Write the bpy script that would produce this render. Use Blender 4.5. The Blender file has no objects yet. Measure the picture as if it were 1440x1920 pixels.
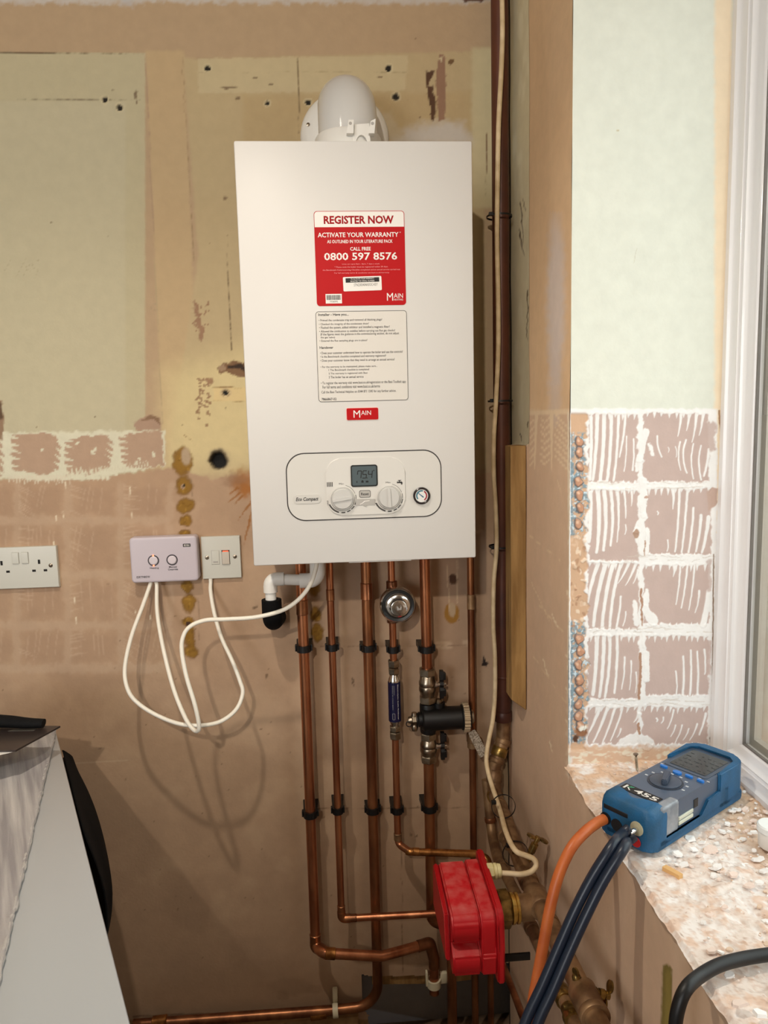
import bpy, bmesh, math, random
import numpy as np
from mathutils import Vector, Matrix

SC = bpy.context.scene
COL = SC.collection
PI = math.pi
# ------------------------------------------------------------------ camera
FPX, PITCH, YAW, ROLL = 1383.2, .1252, .0704, .0251
CAM = np.array([.1391, -1.5559, 1.5273])
def _rows():
    cy, sy, cp, sp = math.cos(YAW), math.sin(YAW), math.cos(PITCH), math.sin(PITCH)
    f = np.array([sy*cp, cy*cp, -sp]); r = np.array([cy, -sy, 0.]); d = np.cross(f, r)
    cr, sr = math.cos(ROLL), math.sin(ROLL)
    return cr*r+sr*d, -sr*r+cr*d, f
RT, DN, FW = _rows()
cd = bpy.data.cameras.new('camera'); cam = bpy.data.objects.new('camera', cd); COL.objects.link(cam)
cd.sensor_width = 36; cd.lens = FPX/1920*36; cd.clip_start = .02
cam.matrix_world = Matrix(((RT[0], -DN[0], -FW[0], CAM[0]), (RT[1], -DN[1], -FW[1], CAM[1]), (RT[2], -DN[2], -FW[2], CAM[2]), (0, 0, 0, 1)))
SC.camera = cam
# ------------------------------------------------------------------ colour management, sky, lamps
SC.view_settings.view_transform = 'Standard'; SC.view_settings.look = 'None'
SC.view_settings.gamma = 1; SC.view_settings.use_curve_mapping = False
SC.view_settings.exposure = -.17
wd = bpy.data.worlds.new('sky'); SC.world = wd; wd.use_nodes = True
bg = wd.node_tree.nodes['Background']; bg.inputs[0].default_value = (.97, .98, 1, 1); bg.inputs[1].default_value = 3.7
def lamp(name, loc, watt, radius, col, cone=None, blend=.5, aim=None):
    l = bpy.data.lights.new(name, 'SPOT' if cone else 'POINT'); l.energy = watt; l.shadow_soft_size = radius; l.color = col
    o = bpy.data.objects.new(name, l); COL.objects.link(o); o.location = loc
    if cone:
        l.spot_size = cone; l.spot_blend = blend
        if aim: o.rotation_euler = (Vector(aim)-Vector(loc)).to_track_quat('-Z', 'Y').to_euler()
    return o
WARM = (1, .90, .765)
lamp('downlight', (-.22, -.90, 2.38), 44, .022, WARM, 2.5, 1.0, (-.22, -.90, 0))
lamp('downlight', (-.24, -2.53, 2.38), 84, .024, WARM, 1.02, .75, (.0, 0, 1.78))
dl = bpy.data.lights.new('fill_light', 'AREA'); dl.shape = 'RECTANGLE'; dl.size = 1.6; dl.size_y = 1.2; dl.energy = 74; dl.color = (.93, .96, 1)  # added fill light from an unseen source behind the camera, lifts the shadows
do = bpy.data.objects.new('fill_light', dl); COL.objects.link(do); do.location = (-1.7, -4.2, 1.6); do.rotation_euler = (Vector((-1.7, -4.2, 1.6))-Vector((.1, 0, 1.2))).to_track_quat('Z', 'Y').to_euler()
al = bpy.data.lights.new('window_portal', 'AREA'); al.shape = 'RECTANGLE'; al.size = 1.3; al.size_y = 1.3; al.cycles.is_portal = True
ao = bpy.data.objects.new('window_portal', al); COL.objects.link(ao); ao.location = (.89, -1.02, 1.62); ao.rotation_euler = (0, PI/2, 0)

# ------------------------------------------------------------------ helpers
def lin(c):
    c = np.asarray(c, float)/255
    return np.where(c <= .04045, c/12.92, ((c+.055)/1.055)**2.4)
def at(px, py, x=None, y=None, z=None):
    """the point of a wall / shelf plane that the survey photo shows at (px, py)"""
    d = RT*(px-720)/FPX + DN*(py-960)/FPX + FW
    k = (x-CAM[0])/d[0] if x is not None else (y-CAM[1])/d[1] if y is not None else (z-CAM[2])/d[2]
    return Vector(CAM+d*k)
def W(px, py, d): return at(px, py, y=-d)
def uv(P):
    q = P-CAM; w = q@FW
    return 720+FPX*(q@RT)/w, 960+FPX*(q@DN)/w
_rng = np.random.default_rng(5); _T = _rng.random((256, 256))
def vn(x, y):
    xi = np.floor(x).astype(int); yi = np.floor(y).astype(int); fx = x-xi; fy = y-yi
    fx = fx*fx*(3-2*fx); fy = fy*fy*(3-2*fy); a = xi & 255; b = yi & 255; a1 = (a+1) & 255; b1 = (b+1) & 255
    return (_T[a, b]*(1-fx)+_T[a1, b]*fx)*(1-fy)+(_T[a, b1]*(1-fx)+_T[a1, b1]*fx)*fy
def fbm(x, y, o=4):
    s = 0; a = .5
    for i in range(o): s = s+a*(vn(x+17*i, y+31*i)-.5); x = x*2.03; y = y*2.03; a *= .5
    return s
def ss(a, b, x):
    t = np.clip((x-a)/(b-a), 0, 1); return t*t*(3-2*t)

MATS = {}
def mat(name, rgb, rough=.5, metal=0., var=0., scale=30., bump=0., bscale=200., rgb2=None, coat=0., spec=None, trans=0., alpha=1., emit=None, var_stretch=None):
    if name in MATS: return MATS[name]
    m = bpy.data.materials.new(name); m.use_nodes = True; nt = m.node_tree; b = nt.nodes['Principled BSDF']; L = nt.links.new
    c = lin(rgb); b.inputs['Base Color'].default_value = (*c, 1); b.inputs['Roughness'].default_value = rough; b.inputs['Metallic'].default_value = metal
    if coat: b.inputs['Coat Weight'].default_value = coat; b.inputs['Coat Roughness'].default_value = .08
    if spec is not None: b.inputs['Specular IOR Level'].default_value = spec
    if trans: b.inputs['Transmission Weight'].default_value = trans
    if alpha < 1: b.inputs['Alpha'].default_value = alpha
    if emit: b.inputs['Emission Color'].default_value = (*lin(rgb), 1); b.inputs['Emission Strength'].default_value = emit
    tc = nt.nodes.new('ShaderNodeTexCoord')
    if var or rgb2 is not None:
        n = nt.nodes.new('ShaderNodeTexNoise'); n.inputs['Scale'].default_value = scale; n.inputs['Detail'].default_value = 6
        if var_stretch:
            mp = nt.nodes.new('ShaderNodeMapping'); mp.inputs['Scale'].default_value = var_stretch; L(tc.outputs['Object'], mp.inputs[0]); L(mp.outputs[0], n.inputs['Vector'])
        else: L(tc.outputs['Object'], n.inputs['Vector'])
        r = nt.nodes.new('ShaderNodeValToRGB'); r.color_ramp.elements[0].position = .38; r.color_ramp.elements[1].position = .64
        c2 = lin(rgb2) if rgb2 is not None else c*(1-var)
        r.color_ramp.elements[0].color = (*c2, 1); r.color_ramp.elements[1].color = (*c, 1)
        L(n.outputs['Fac'], r.inputs[0]); L(r.outputs[0], b.inputs['Base Color'])
    if bump:
        n = nt.nodes.new('ShaderNodeTexNoise'); n.inputs['Scale'].default_value = bscale; n.inputs['Detail'].default_value = 4; L(tc.outputs['Object'], n.inputs['Vector'])
        bp = nt.nodes.new('ShaderNodeBump'); bp.inputs['Strength'].default_value = bump; bp.inputs['Distance'].default_value = .002
        L(n.outputs['Fac'], bp.inputs['Height']); L(bp.outputs[0], b.inputs['Normal'])
    MATS[name] = m; return m

def link(name, me, m, parent=None):
    o = bpy.data.objects.new(name, me); COL.objects.link(o)
    if m is not None:
        for q in (m if isinstance(m, (list, tuple)) else [m]): me.materials.append(q)
    if parent is not None:
        o.parent = parent; o.matrix_parent_inverse = ROOTM.get(parent.name, Matrix()).inverted()
        ROOTM[o.name] = ROOTM.get(parent.name, Matrix()) @ Matrix() if False else Matrix()
    return o
ROOTM = {}
def tag(o, label, cat, group=None, kind=None):
    if label: o['label'] = label
    if cat: o['category'] = cat
    if group: o['group'] = group
    if kind: o['kind'] = kind
    return o
def thing(name, label, cat, loc, group=None):
    o = bpy.data.objects.new(name, None); COL.objects.link(o); o.empty_display_size = .05
    o.location = loc; ROOTM[o.name] = Matrix.Translation(Vector(loc))
    return tag(o, label, cat, group)
def B(): return bmesh.new()
def fin(name, bm, m, parent=None, smooth=None):
    bmesh.ops.recalc_face_normals(bm, faces=bm.faces[:])
    me = bpy.data.meshes.new(name); bm.to_mesh(me); bm.free()
    if smooth is not None:
        me.polygons.foreach_set('use_smooth', [True]*len(me.polygons))
        me.set_sharp_from_angle(angle=math.radians(smooth))
    return link(name, me, m, parent)
def bx(bm, c, s, bev=0., seg=2, M=None):
    r = bmesh.ops.create_cube(bm, size=1); vs = r['verts']
    bmesh.ops.scale(bm, vec=s, verts=vs); bmesh.ops.translate(bm, vec=c, verts=vs)
    if bev:
        es = list({e for v in vs for e in v.link_edges})
        q = bmesh.ops.bevel(bm, geom=es, offset=bev, segments=seg, affect='EDGES', profile=.5)
        vs = list({v for f in q['faces'] for v in f.verts}) if False else [v for v in bm.verts if v.is_valid and v.tag is False]
    if M is not None:
        if bev:
            raise RuntimeError
        bmesh.ops.transform(bm, matrix=M, verts=vs)
    return bm
def box(name, lo, hi, m, parent=None, bev=0., seg=2, M=None):
    bm = B(); lo = Vector(lo); hi = Vector(hi); bx(bm, (lo+hi)/2, hi-lo, bev, seg)
    if M is not None: bmesh.ops.transform(bm, matrix=M, verts=bm.verts[:])
    return fin(name, bm, m, parent, 35 if bev else None)
def axis_m(o, ax, ref=None):
    ax = Vector(ax).normalized(); r = Vector(ref) if ref else (Vector((0, 0, 1)) if abs(ax.z) < .9 else Vector((1, 0, 0)))
    x = r.cross(ax).normalized(); y = ax.cross(x)
    return Matrix(((x.x, y.x, ax.x, o[0]), (x.y, y.y, ax.y, o[1]), (x.z, y.z, ax.z, o[2]), (0, 0, 0, 1)))
def lathe(bm, prof, o, ax=(0, 0, 1), n=32, ref=None, a0=0., closed=False):
    """prof: (radius, height) pairs along the axis; closed with caps where the radius is 0"""
    M = axis_m(o, ax, ref); rings = []
    for r, h in prof:
        if r < 1e-6: rings.append([bm.verts.new(M @ Vector((0, 0, h)))])
        else: rings.append([bm.verts.new(M @ Vector((r*math.cos(a0+2*PI*i/n), r*math.sin(a0+2*PI*i/n), h))) for i in range(n)])
    for a, b in zip(rings, rings[1:]+rings[:1] if closed else rings[1:]):
        if len(a) == 1 and len(b) == 1: continue
        for i in range(n):
            j = (i+1) % n
            if len(a) == 1: bm.faces.new((a[0], b[i], b[j]))
            elif len(b) == 1: bm.faces.new((a[i], a[j], b[0]))
            else: bm.faces.new((a[i], a[j], b[j], b[i]))
    for R in (() if closed else (rings[0], rings[-1])):
        if len(R) > 1: bm.faces.new(R)
    return bm
def fillet(pts, r, n=8):
    pts = [Vector(p) for p in pts]; out = [pts[0]]
    rs = r if isinstance(r, (list, tuple)) else [r]*(len(pts)-2)
    for i in range(1, len(pts)-1):
        a = (pts[i-1]-pts[i]); b = (pts[i+1]-pts[i]); la, lb = a.length, b.length; a.normalize(); b.normalize()
        ang = a.angle(b)
        if ang > PI-.02: out.append(pts[i]); continue
        t = min(rs[i-1]/math.tan(ang/2), la*.48, lb*.48); R = t*math.tan(ang/2)
        c = pts[i]+(a+b).normalized()*(R/math.sin(ang/2)); p0 = pts[i]+a*t-c; p1 = pts[i]+b*t-c
        th = p0.angle(p1)
        for k in range(n+1):
            s = k/n; out.append(c+(p0*math.sin((1-s)*th)+p1*math.sin(s*th))/math.sin(th))
    out.append(pts[-1]); return out
def smooth(pts, n=8):
    P = [Vector(p) for p in pts]; P = [P[0]*2-P[1]]+P+[P[-1]*2-P[-2]]; out = []
    for i in range(1, len(P)-2):
        for k in range(n):
            t = k/n; a, b, c, d = P[i-1:i+3]
            out.append(.5*((2*b)+(c-a)*t+(2*a-5*b+4*c-d)*t*t+(3*b-a-3*c+d)*t**3))
    out.append(P[-2]); return out
def tube(bm, path, r, n=16, caps=True):
    path = [Vector(p) for p in path]; T = []
    for i in range(len(path)):
        a = path[max(i-1, 0)]; b = path[min(i+1, len(path)-1)]; T.append((b-a).normalized())
    u = T[0].orthogonal().normalized(); rings = []
    for i, p in enumerate(path):
        u = (u-T[i]*u.dot(T[i])).normalized(); v = T[i].cross(u)
        rr = r[i] if isinstance(r, (list, tuple)) else r
        rings.append([bm.verts.new(p+(u*math.cos(2*PI*k/n)+v*math.sin(2*PI*k/n))*rr) for k in range(n)])
    for a, b in zip(rings, rings[1:]):
        for i in range(n): bm.faces.new((a[i], a[(i+1) % n], b[(i+1) % n], b[i]))
    if caps: bm.faces.new(rings[0]); bm.faces.new(rings[-1])
    return bm
def prism(bm, poly, h0, h1, M):
    """polygon (2-D) extruded from h0 to h1 in the frame M"""
    a = [bm.verts.new(M @ Vector((x, y, h0))) for x, y in poly]; b = [bm.verts.new(M @ Vector((x, y, h1))) for x, y in poly]
    n = len(poly)
    for i in range(n): bm.faces.new((a[i], a[(i+1) % n], b[(i+1) % n], b[i]))
    bm.faces.new(a); bm.faces.new(b); return bm
def rrect(x0, x1, y0, y1, r, n=6):
    out = []
    for cx, cy, a in ((x1-r, y1-r, 0), (x0+r, y1-r, PI/2), (x0+r, y0+r, PI), (x1-r, y0+r, 1.5*PI)):
        out += [(cx+r*math.cos(a+PI/2*k/n), cy+r*math.sin(a+PI/2*k/n)) for k in range(n+1)]
    return out
def hexnut(bm, o, ax, r, h):  # chamfered hexagon nut
    lathe(bm, [(r*.86, 0), (r, h*.15), (r, h*.85), (r*.86, h)], o, ax, 6)
def text_mesh(lines, M, bold=0., shear=0.):
    """lines: (string, x0, x1, y0, y1); each string is fitted into its box of the plane M (x right, y up)"""
    V = []; F = []
    for s, x0, x1, y0, y1 in lines:
        cu = bpy.data.curves.new('t', 'FONT'); cu.body = s; cu.resolution_u = 2; cu.offset = bold; cu.shear = shear; cu.fill_mode = 'FRONT'
        o = bpy.data.objects.new('t', cu); COL.objects.link(o); bpy.context.view_layer.update()
        me = bpy.data.meshes.new_from_object(o.evaluated_get(bpy.context.evaluated_depsgraph_get()))
        co = np.array([v.co[:2] for v in me.vertices]); lo = co.min(0); hi = co.max(0); k = len(V)
        for p in co:
            q = (p-lo)/(hi-lo+1e-9); V.append(M @ Vector((x0+(x1-x0)*q[0], y0+(y1-y0)*q[1], 0)))
        F += [[i+k for i in p.vertices] for p in me.polygons]
        bpy.data.objects.remove(o); bpy.data.curves.remove(cu); bpy.data.meshes.remove(me)
    m = bpy.data.meshes.new('lettering'); m.from_pydata([tuple(v) for v in V], [], F); return m
def grid(name, O, U, Vv, nu, nv, paint, m, keep=None, disp=None, extra=None, smoothed=True):
    """dense sheet O + s*U + t*V whose bare-plaster / paint pattern comes from paint(u, v, s, t)"""
    s, t = np.meshgrid(np.linspace(0, 1, nu), np.linspace(0, 1, nv), indexing='ij')
    P = np.array(O)+s[..., None]*np.array(U)+t[..., None]*np.array(Vv)
    u, v = uv(P)
    colr, rel = paint(u, v, P)
    if disp is not None: P = disp(P, u, v, rel)
    idx = np.arange(nu*nv).reshape(nu, nv)
    q = np.stack([idx[:-1, :-1], idx[1:, :-1], idx[1:, 1:], idx[:-1, 1:]], -1)
    if keep is not None: q = q[keep(P[:-1, :-1], u[:-1, :-1], v[:-1, :-1])]
    q = q.reshape(-1, 4); P = P.reshape(-1, 3); C = np.concatenate([colr.reshape(-1, 3), np.ones((nu*nv, 1))], 1)
    if extra:  # solid boxes behind the sheet: (lo, hi, colour)
        for lo, hi, c in extra:
            k = len(P); P = np.concatenate([P, [[(lo, hi)[i][0], (lo, hi)[j][1], (lo, hi)[l][2]] for i in (0, 1) for j in (0, 1) for l in (0, 1)]])
            q = np.concatenate([q, np.array([[0, 1, 3, 2], [4, 6, 7, 5], [0, 4, 5, 1], [2, 3, 7, 6], [0, 2, 6, 4], [1, 5, 7, 3]])+k])
            C = np.concatenate([C, np.tile(np.append(c, 1), (8, 1))])
    me = bpy.data.meshes.new(name); me.vertices.add(len(P)); me.vertices.foreach_set('co', P.astype(np.float32).ravel())
    me.loops.add(q.size); me.loops.foreach_set('vertex_index', q.astype(np.int32).ravel())
    me.polygons.add(len(q)); me.polygons.foreach_set('loop_start', (np.arange(len(q))*4).astype(np.int32))
    me.update(); me.validate()
    a = me.color_attributes.new('finish', 'FLOAT_COLOR', 'POINT'); a.data.foreach_set('color', C.astype(np.float32).ravel())
    return link(name, me, m)
def plaster(name, bump=.25, bscale=160, rough=.85):
    m = bpy.data.materials.new(name); m.use_nodes = True; nt = m.node_tree; b = nt.nodes['Principled BSDF']; L = nt.links.new
    at_ = nt.nodes.new('ShaderNodeAttribute'); at_.attribute_name = 'finish'; b.inputs['Roughness'].default_value = rough
    tc = nt.nodes.new('ShaderNodeTexCoord'); n = nt.nodes.new('ShaderNodeTexNoise'); n.inputs['Scale'].default_value = 45; n.inputs['Detail'].default_value = 8; L(tc.outputs['Object'], n.inputs['Vector'])
    mr = nt.nodes.new('ShaderNodeMapRange'); mr.inputs[1].default_value = .3; mr.inputs[2].default_value = .7; mr.inputs[3].default_value = .96; mr.inputs[4].default_value = 1.03; L(n.outputs['Fac'], mr.inputs[0])
    mx = nt.nodes.new('ShaderNodeVectorMath'); mx.operation = 'SCALE'; L(at_.outputs['Color'], mx.inputs[0]); L(mr.outputs[0], mx.inputs['Scale']); L(mx.outputs[0], b.inputs['Base Color'])
    n2 = nt.nodes.new('ShaderNodeTexNoise'); n2.inputs['Scale'].default_value = bscale; n2.inputs['Detail'].default_value = 5; L(tc.outputs['Object'], n2.inputs['Vector'])
    bp = nt.nodes.new('ShaderNodeBump'); bp.inputs['Strength'].default_value = bump; bp.inputs['Distance'].default_value = .0015; L(n2.outputs['Fac'], bp.inputs['Height']); L(bp.outputs[0], b.inputs['Normal'])
    return m
# paint tools: all distances in survey pixels (about 1.1 mm on the back wall)
WB = np.array([.88, .84, .78])          # lamp colour, to read surface colours off the survey photo
def A(*c): return np.clip(lin(c)/WB, 0, .88)
class Canvas:
    def __init__(s, u, v, base):
        s.u, s.v = u, v; s.c = np.zeros(u.shape+(3,))+A(*base); s.rel = np.zeros(u.shape)
        s.j1 = fbm(u/9, v/9, 3); s.j2 = fbm(u/9+50, v/9+90, 3); s.big = fbm(u/120, v/120, 4); s.ju = u+s.j1*6; s.jv = v+s.j2*6
    def lay(s, m, col, h=0.):
        m = np.clip(m, 0, 1)[..., None]; c = A(*col) if isinstance(col, tuple) else col
        s.c = s.c*(1-m)+c*m; s.rel = s.rel+m[..., 0]*h
    def rect(s, x0, x1, y0, y1, col, f=3, jit=1, op=1, h=0.):
        u = s.u+(s.ju-s.u)*jit; v = s.v+(s.jv-s.v)*jit
        s.lay(ss(x0-f, x0+f, u)*ss(-x1-f, -x1+f, -u)*ss(y0-f, y0+f, v)*ss(-y1-f, -y1+f, -v)*op, col, h)
    def poly(s, pts, col, f=1.5, jit=1, op=1, h=0.):
        d = s.pd(pts, jit); s.lay(ss(f, -f, d)*op, col, h)
    def pd(s, pts, jit=1):
        u = s.u+(s.ju-s.u)*jit; v = s.v+(s.jv-s.v)*jit; n = len(pts); ins = np.zeros(u.shape, bool); d = np.full(u.shape, 1e9)
        for i in range(n):
            (x0, y0), (x1, y1) = pts[i], pts[(i+1) % n]
            if y0 != y1: ins ^= ((y0 > v) != (y1 > v)) & (u < (x1-x0)*(v-y0)/(y1-y0)+x0)
            d = np.minimum(d, s.seg(u, v, x0, y0, x1, y1)[0])
        return np.where(ins, -d, d)
    @staticmethod
    def seg(u, v, x0, y0, x1, y1):
        dx, dy = x1-x0, y1-y0; t = np.clip(((u-x0)*dx+(v-y0)*dy)/(dx*dx+dy*dy+1e-9), 0, 1)
        return np.hypot(u-x0-t*dx, v-y0-t*dy), t
    def sub(s, x0, y0, x1, y1, pad):
        k = (s.u > min(x0, x1)-pad) & (s.u < max(x0, x1)+pad) & (s.v > min(y0, y1)-pad) & (s.v < max(y0, y1)+pad)
        return k
    def stroke(s, x0, y0, x1, y1, w0, w1, col, f=.8, jit=.5, op=1, h=0., bow=0.):
        k = s.sub(x0, y0, x1, y1, max(w0, w1)+abs(bow)+8)
        if not k.any(): return
        u = (s.u+(s.ju-s.u)*jit)[k]; v = (s.v+(s.jv-s.v)*jit)[k]
        if bow:
            L = math.hypot(x1-x0, y1-y0); t = np.clip(((u-x0)*(x1-x0)+(v-y0)*(y1-y0))/(L*L), 0, 1); o = bow*4*t*(1-t)
            u = u-o*(y1-y0)/L; v = v+o*(x1-x0)/L
        d, t = s.seg(u, v, x0, y0, x1, y1); m = (ss(f, -f, d-(w0+(w1-w0)*t))*op)[:, None]; c = A(*col)
        s.c[k] = s.c[k]*(1-m)+c*m; s.rel[k] += m[:, 0]*h
    def blob(s, x, y, rx, ry, col, f=.12, jit=1.5, op=1, h=0.):
        k = s.sub(x-rx, y-ry, x+rx, y+ry, 12)
        if not k.any(): return
        u = (s.u+(s.ju-s.u)*jit)[k]; v = (s.v+(s.jv-s.v)*jit)[k]
        m = (ss(1+f, 1-f, np.hypot((u-x)/rx, (v-y)/ry))*op)[:, None]; c = A(*col)
        s.c[k] = s.c[k]*(1-m)+c*m; s.rel[k] += m[:, 0]*h

# ------------------------------------------------------------------ the room
BX = .515; RY = -.42; SILL = .952; WX = .757; TOP = 2.25; WN = -1.65
M_PL = plaster('wall_plaster')
def paint_back(u, v, P):
    k = Canvas(u, v, (172, 145, 112)); rd = random.Random(3)
    c = k
    # old paint fields and one painted pool of lamplight
    c.rect(-900, 272, 99, 900, (179, 166, 132), 2, .4)
    c.rect(-900, 235, 190, 900, (182, 170, 138), 3, .4)
    c.stroke(-300, 99, 270, 99, .9, .9, (110, 95, 70)); c.stroke(-300, 190, 272, 186, .7, .6, (120, 105, 82))
    c.poly([(273, 95), (345, 95), (372, 800), (330, 900), (304, 800)], (181, 154, 115), 4)
    c.poly([(343, 107), (372, 112), (905, 96), (912, 880), (312, 890), (372, 480)], (178, 156, 117), 4)
    c.poly([(310, 700), (500, 640), (500, 880), (306, 880)], (205, 184, 134), 40, 2, .8)  # lamplight on the lower wall, painted in as a soft brighter patch
    c.poly([(371, 110), (372, 175), (760, 170), (765, 104)], (186, 167, 128), 2)
    c.poly([(455, 178), (900, 172), (900, 300), (455, 300)], (172, 146, 103), 8, 2, .6)
    c.stroke(341, 107, 363, 490, .8, .8, (150, 125, 90)); c.stroke(559, 110, 561, 250, .7, .7, (120, 100, 70)); c.stroke(372, 135, 760, 136, .5, .5, (160, 140, 105))
    c.stroke(273, 110, 290, 480, .9, .9, (165, 138, 108)); c.stroke(290, 480, 304, 800, .9, .8, (170, 148, 112))
    c.rect(885, 935, 90, 390, (188, 172, 132), 5); c.stroke(913, 250, 911, 365, 1.2, .6, (120, 90, 62))
    c.rect(-50, 1000, -40, 6, (190, 182, 172), 5, 3, .8); c.rect(228, 250, -20, 14, (180, 176, 172), 5, 3, .7); c.rect(870, 925, -30, 3, (85, 55, 40), 2, 2)
    # smeared filler beside the flue
    c.poly([(735, 262), (770, 240), (830, 226), (868, 232), (885, 268), (735, 275)], (190, 182, 172), 14, 3, .75); c.poly([(690, 200), (735, 215), (760, 262), (690, 262)], (186, 170, 142), 10, 3, .6)
    # bare plaster below the old tiling
    c.poly([(-900, 905), (20, 900), (150, 900), (260, 886), (330, 874), (400, 898), (500, 880), (940, 890), (940, 2300), (-900, 2300)], (170, 138, 108), 3, 2)
    bd = ss(890, 960, v)*ss(.02, .22, np.abs(c.big)*1.2); c.lay(bd*.30, (150, 120, 94)); c.lay(ss(880, 940, v)*ss(0, .25, fbm(u/60+7, v/60+3))*.4, (183, 152, 120))
    # last row of adhesive beds
    WHT, BED = (204, 196, 168), (170, 140, 114)
    c.poly([(-60, 812), (310, 806), (308, 872), (262, 882), (190, 892), (125, 902), (15, 898), (-60, 890)], WHT, 2, 2, 1, .3)
    for q, teeth in (([(20, 815), (75, 812), (106, 816), (114, 845), (110, 880), (80, 893), (60, 886), (22, 880)], 'lr'), ([(122, 826), (160, 817), (206, 818), (214, 838), (206, 876), (170, 890), (126, 892), (120, 860)], 'lrb'), ([(222, 818), (262, 810), (303, 808), (306, 872), (262, 878), (228, 872)], 'l'), ([(-60, 806), (4, 806), (8, 892), (-60, 896)], 'r')):
        c.poly(q, BED, 1.2, 1.6, 1, -.3)
        y0 = min(p[1] for p in q); y1 = max(p[1] for p in q); x0 = min(p[0] for p in q); x1 = max(p[0] for p in q)
        for i in range(6):
            y = y0+8+(y1-y0-16)*i/5
            if 'l' in teeth: c.stroke(x0-4, y+rd.uniform(-4, 2), x0+rd.uniform(12, 20), y+3, 4.4, .2, WHT, .8, .5)
            if 'r' in teeth: c.stroke(x1+4, y+5, x1-rd.uniform(8, 17), y-7, 4.2, .2, WHT, .8, .5)
        if 'b' in teeth:
            for i in range(9): c.stroke(x0+10+i*9, y1+4, x0+3+i*9, y1-16+rd.uniform(-4, 5), 4, .2, WHT, .8, .5)
    for x, y in ((80, 843), (178, 842), (174, 849), (262, 860), (255, 868), (288, 852), (145, 831)): c.blob(x, y, 3, 3.5, WHT)
    for i in range(24): c.stroke(18+i*5, 893, 16+i*5, 903+rd.uniform(0, 6), 1.8, .3, (205, 192, 165), op=.9)
    for i in range(26): c.stroke(128+i*6, 893-i*.8, 124+i*6, 884-i*.8, 1.5, .3, (200, 190, 162))
    c.poly([(258, 808), (249, 800), (251, 790), (268, 783), (282, 778), (296, 782), (302, 795), (300, 806)], (162, 132, 108), 1, 1, 1, -.3); c.poly([(262, 790), (282, 778), (296, 782), (301, 796), (288, 786)], (128, 98, 72), 1)
    c.poly([(-30, 740), (4, 752), (9, 800), (5, 825), (-30, 830)], (140, 112, 86), 1.5, 1.5); c.poly([(-10, 745), (3, 757), (6, 785), (-10, 790)], (88, 66, 46), 2)
    # ghosts of the combed adhesive lower down
    rows = [(905, 968), (985, 1070), (1085, 1165), (1180, 1245)]; cols = [(-70, 25), (38, 120), (135, 220), (235, 312)]
    for (ra, rb) in rows:
        c.rect(-300, 320, rb, rb+16, (184, 156, 128), 5, 2.5, .45)
        for ci, (xa, xb) in enumerate(cols):
            c.rect(xb, xb+14, ra, rb, (182, 154, 126), 4, 2, .4)
            c.rect(xa+12, xb-6, ra+10, rb-5, (157, 125, 98), 8, 3, .45); ln = rd.choice([-10, 16, 26, 6])
            for i in range(9):
                if rd.random() < .6:
                    y = ra+6+(rb-ra-10)*i/9; c.stroke(xa-2, y, xa+rd.uniform(16, 34), y+ln*.6, 1.9, .4, (190, 162, 134), .9, .5, .38, .12)
                if rd.random() < .55:
                    x = xa+8+(xb-xa-12)*i/9; c.stroke(x, ra+rd.uniform(0, 14), x-ln*.35, rb-rd.uniform(4, 22), 1.2, .6, (192, 164, 136), .9, .5, .32, .12)
    for x, y in ((243, 915), (246, 960), (122, 905), (118, 960), (105, 968), (100, 1018), (139, 1120), (143, 1158), (255, 1146), (282, 1152)): c.stroke(x, y, x+2, y+12, 1.2, .5, (214, 196, 166), .8, 1)
    # glue dabs, rust, holes, scars
    GL = (140, 100, 28)
    for x, y, rx, ry in ((342, 866, 18, 26), (345, 911, 16, 17), (348, 948, 17, 14), (347, 976, 12, 10), (347, 1000, 10, 6), (352, 1099, 11, 12), (354, 1131, 12, 18), (352, 1165, 11, 8), (355, 1195, 10, 22), (359, 1222, 13, 13), (588, 1094, 12, 24), (592, 1150, 10, 14), (595, 1186, 11, 16)):
        c.blob(x, y, rx+1, ry+1, (112, 76, 20), .18, 1.6, .9); c.blob(x, y, rx-2, ry-2, GL, .25, 2.2, .8, .4)
        for q in range(10): c.blob(x+rd.uniform(-.7, .7)*rx, y+rd.uniform(-.7, .7)*ry, rd.uniform(1, 3.2), rd.uniform(1, 3.2), rd.choice([(112, 76, 18), (166, 124, 46), (128, 90, 24)]), .4, 2, .6)
    c.lay(ss(.08, .2, np.abs(fbm(u/7, v/7, 3)))*0, GL)
    c.blob(349, 857, 8, 16, (170, 145, 115), .3, 1.5); c.blob(344, 912, 5, 5, (160, 130, 100)); c.blob(345, 911, 2.5, 3, (20, 14, 8)); c.blob(353, 1170, 5, 4, (60, 36, 26))
    c.blob(847, 1150, 14, 19, (150, 105, 40), .1, 1); c.blob(848, 1143, 7, 14, (172, 145, 112), .2, 1); c.blob(850, 1086, 9, 9, (80, 50, 30)); c.stroke(838, 1060, 842, 1140, 1, 1, (190, 160, 125)); c.stroke(858, 1050, 857, 1130, 1, 1, (190, 160, 125))
    c.rect(818, 848, 1203, 1216, (190, 160, 128), 3, 1); c.rect(868, 890, 1200, 1212, (185, 155, 124), 3, 1); c.poly([(903, 1248), (908, 1228), (912, 1240), (917, 1243), (912, 1250)], (36, 24, 18), 1)
    c.blob(456, 905, 20, 24, (150, 92, 34), .5, 3, .75); c.blob(460, 916, 10, 12, (152, 92, 34), .5, 3, .7); c.blob(440, 900, 22, 12, (128, 92, 66), .5, 3, .5)
    for a in ((450, 925, 428, 942), (455, 930, 440, 945), (470, 940, 448, 975), (474, 950, 466, 985), (468, 975, 458, 1020), (445, 915, 432, 925)): c.stroke(*a, 2.2, .8, (142, 88, 36), .8, 1, .85)
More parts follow.
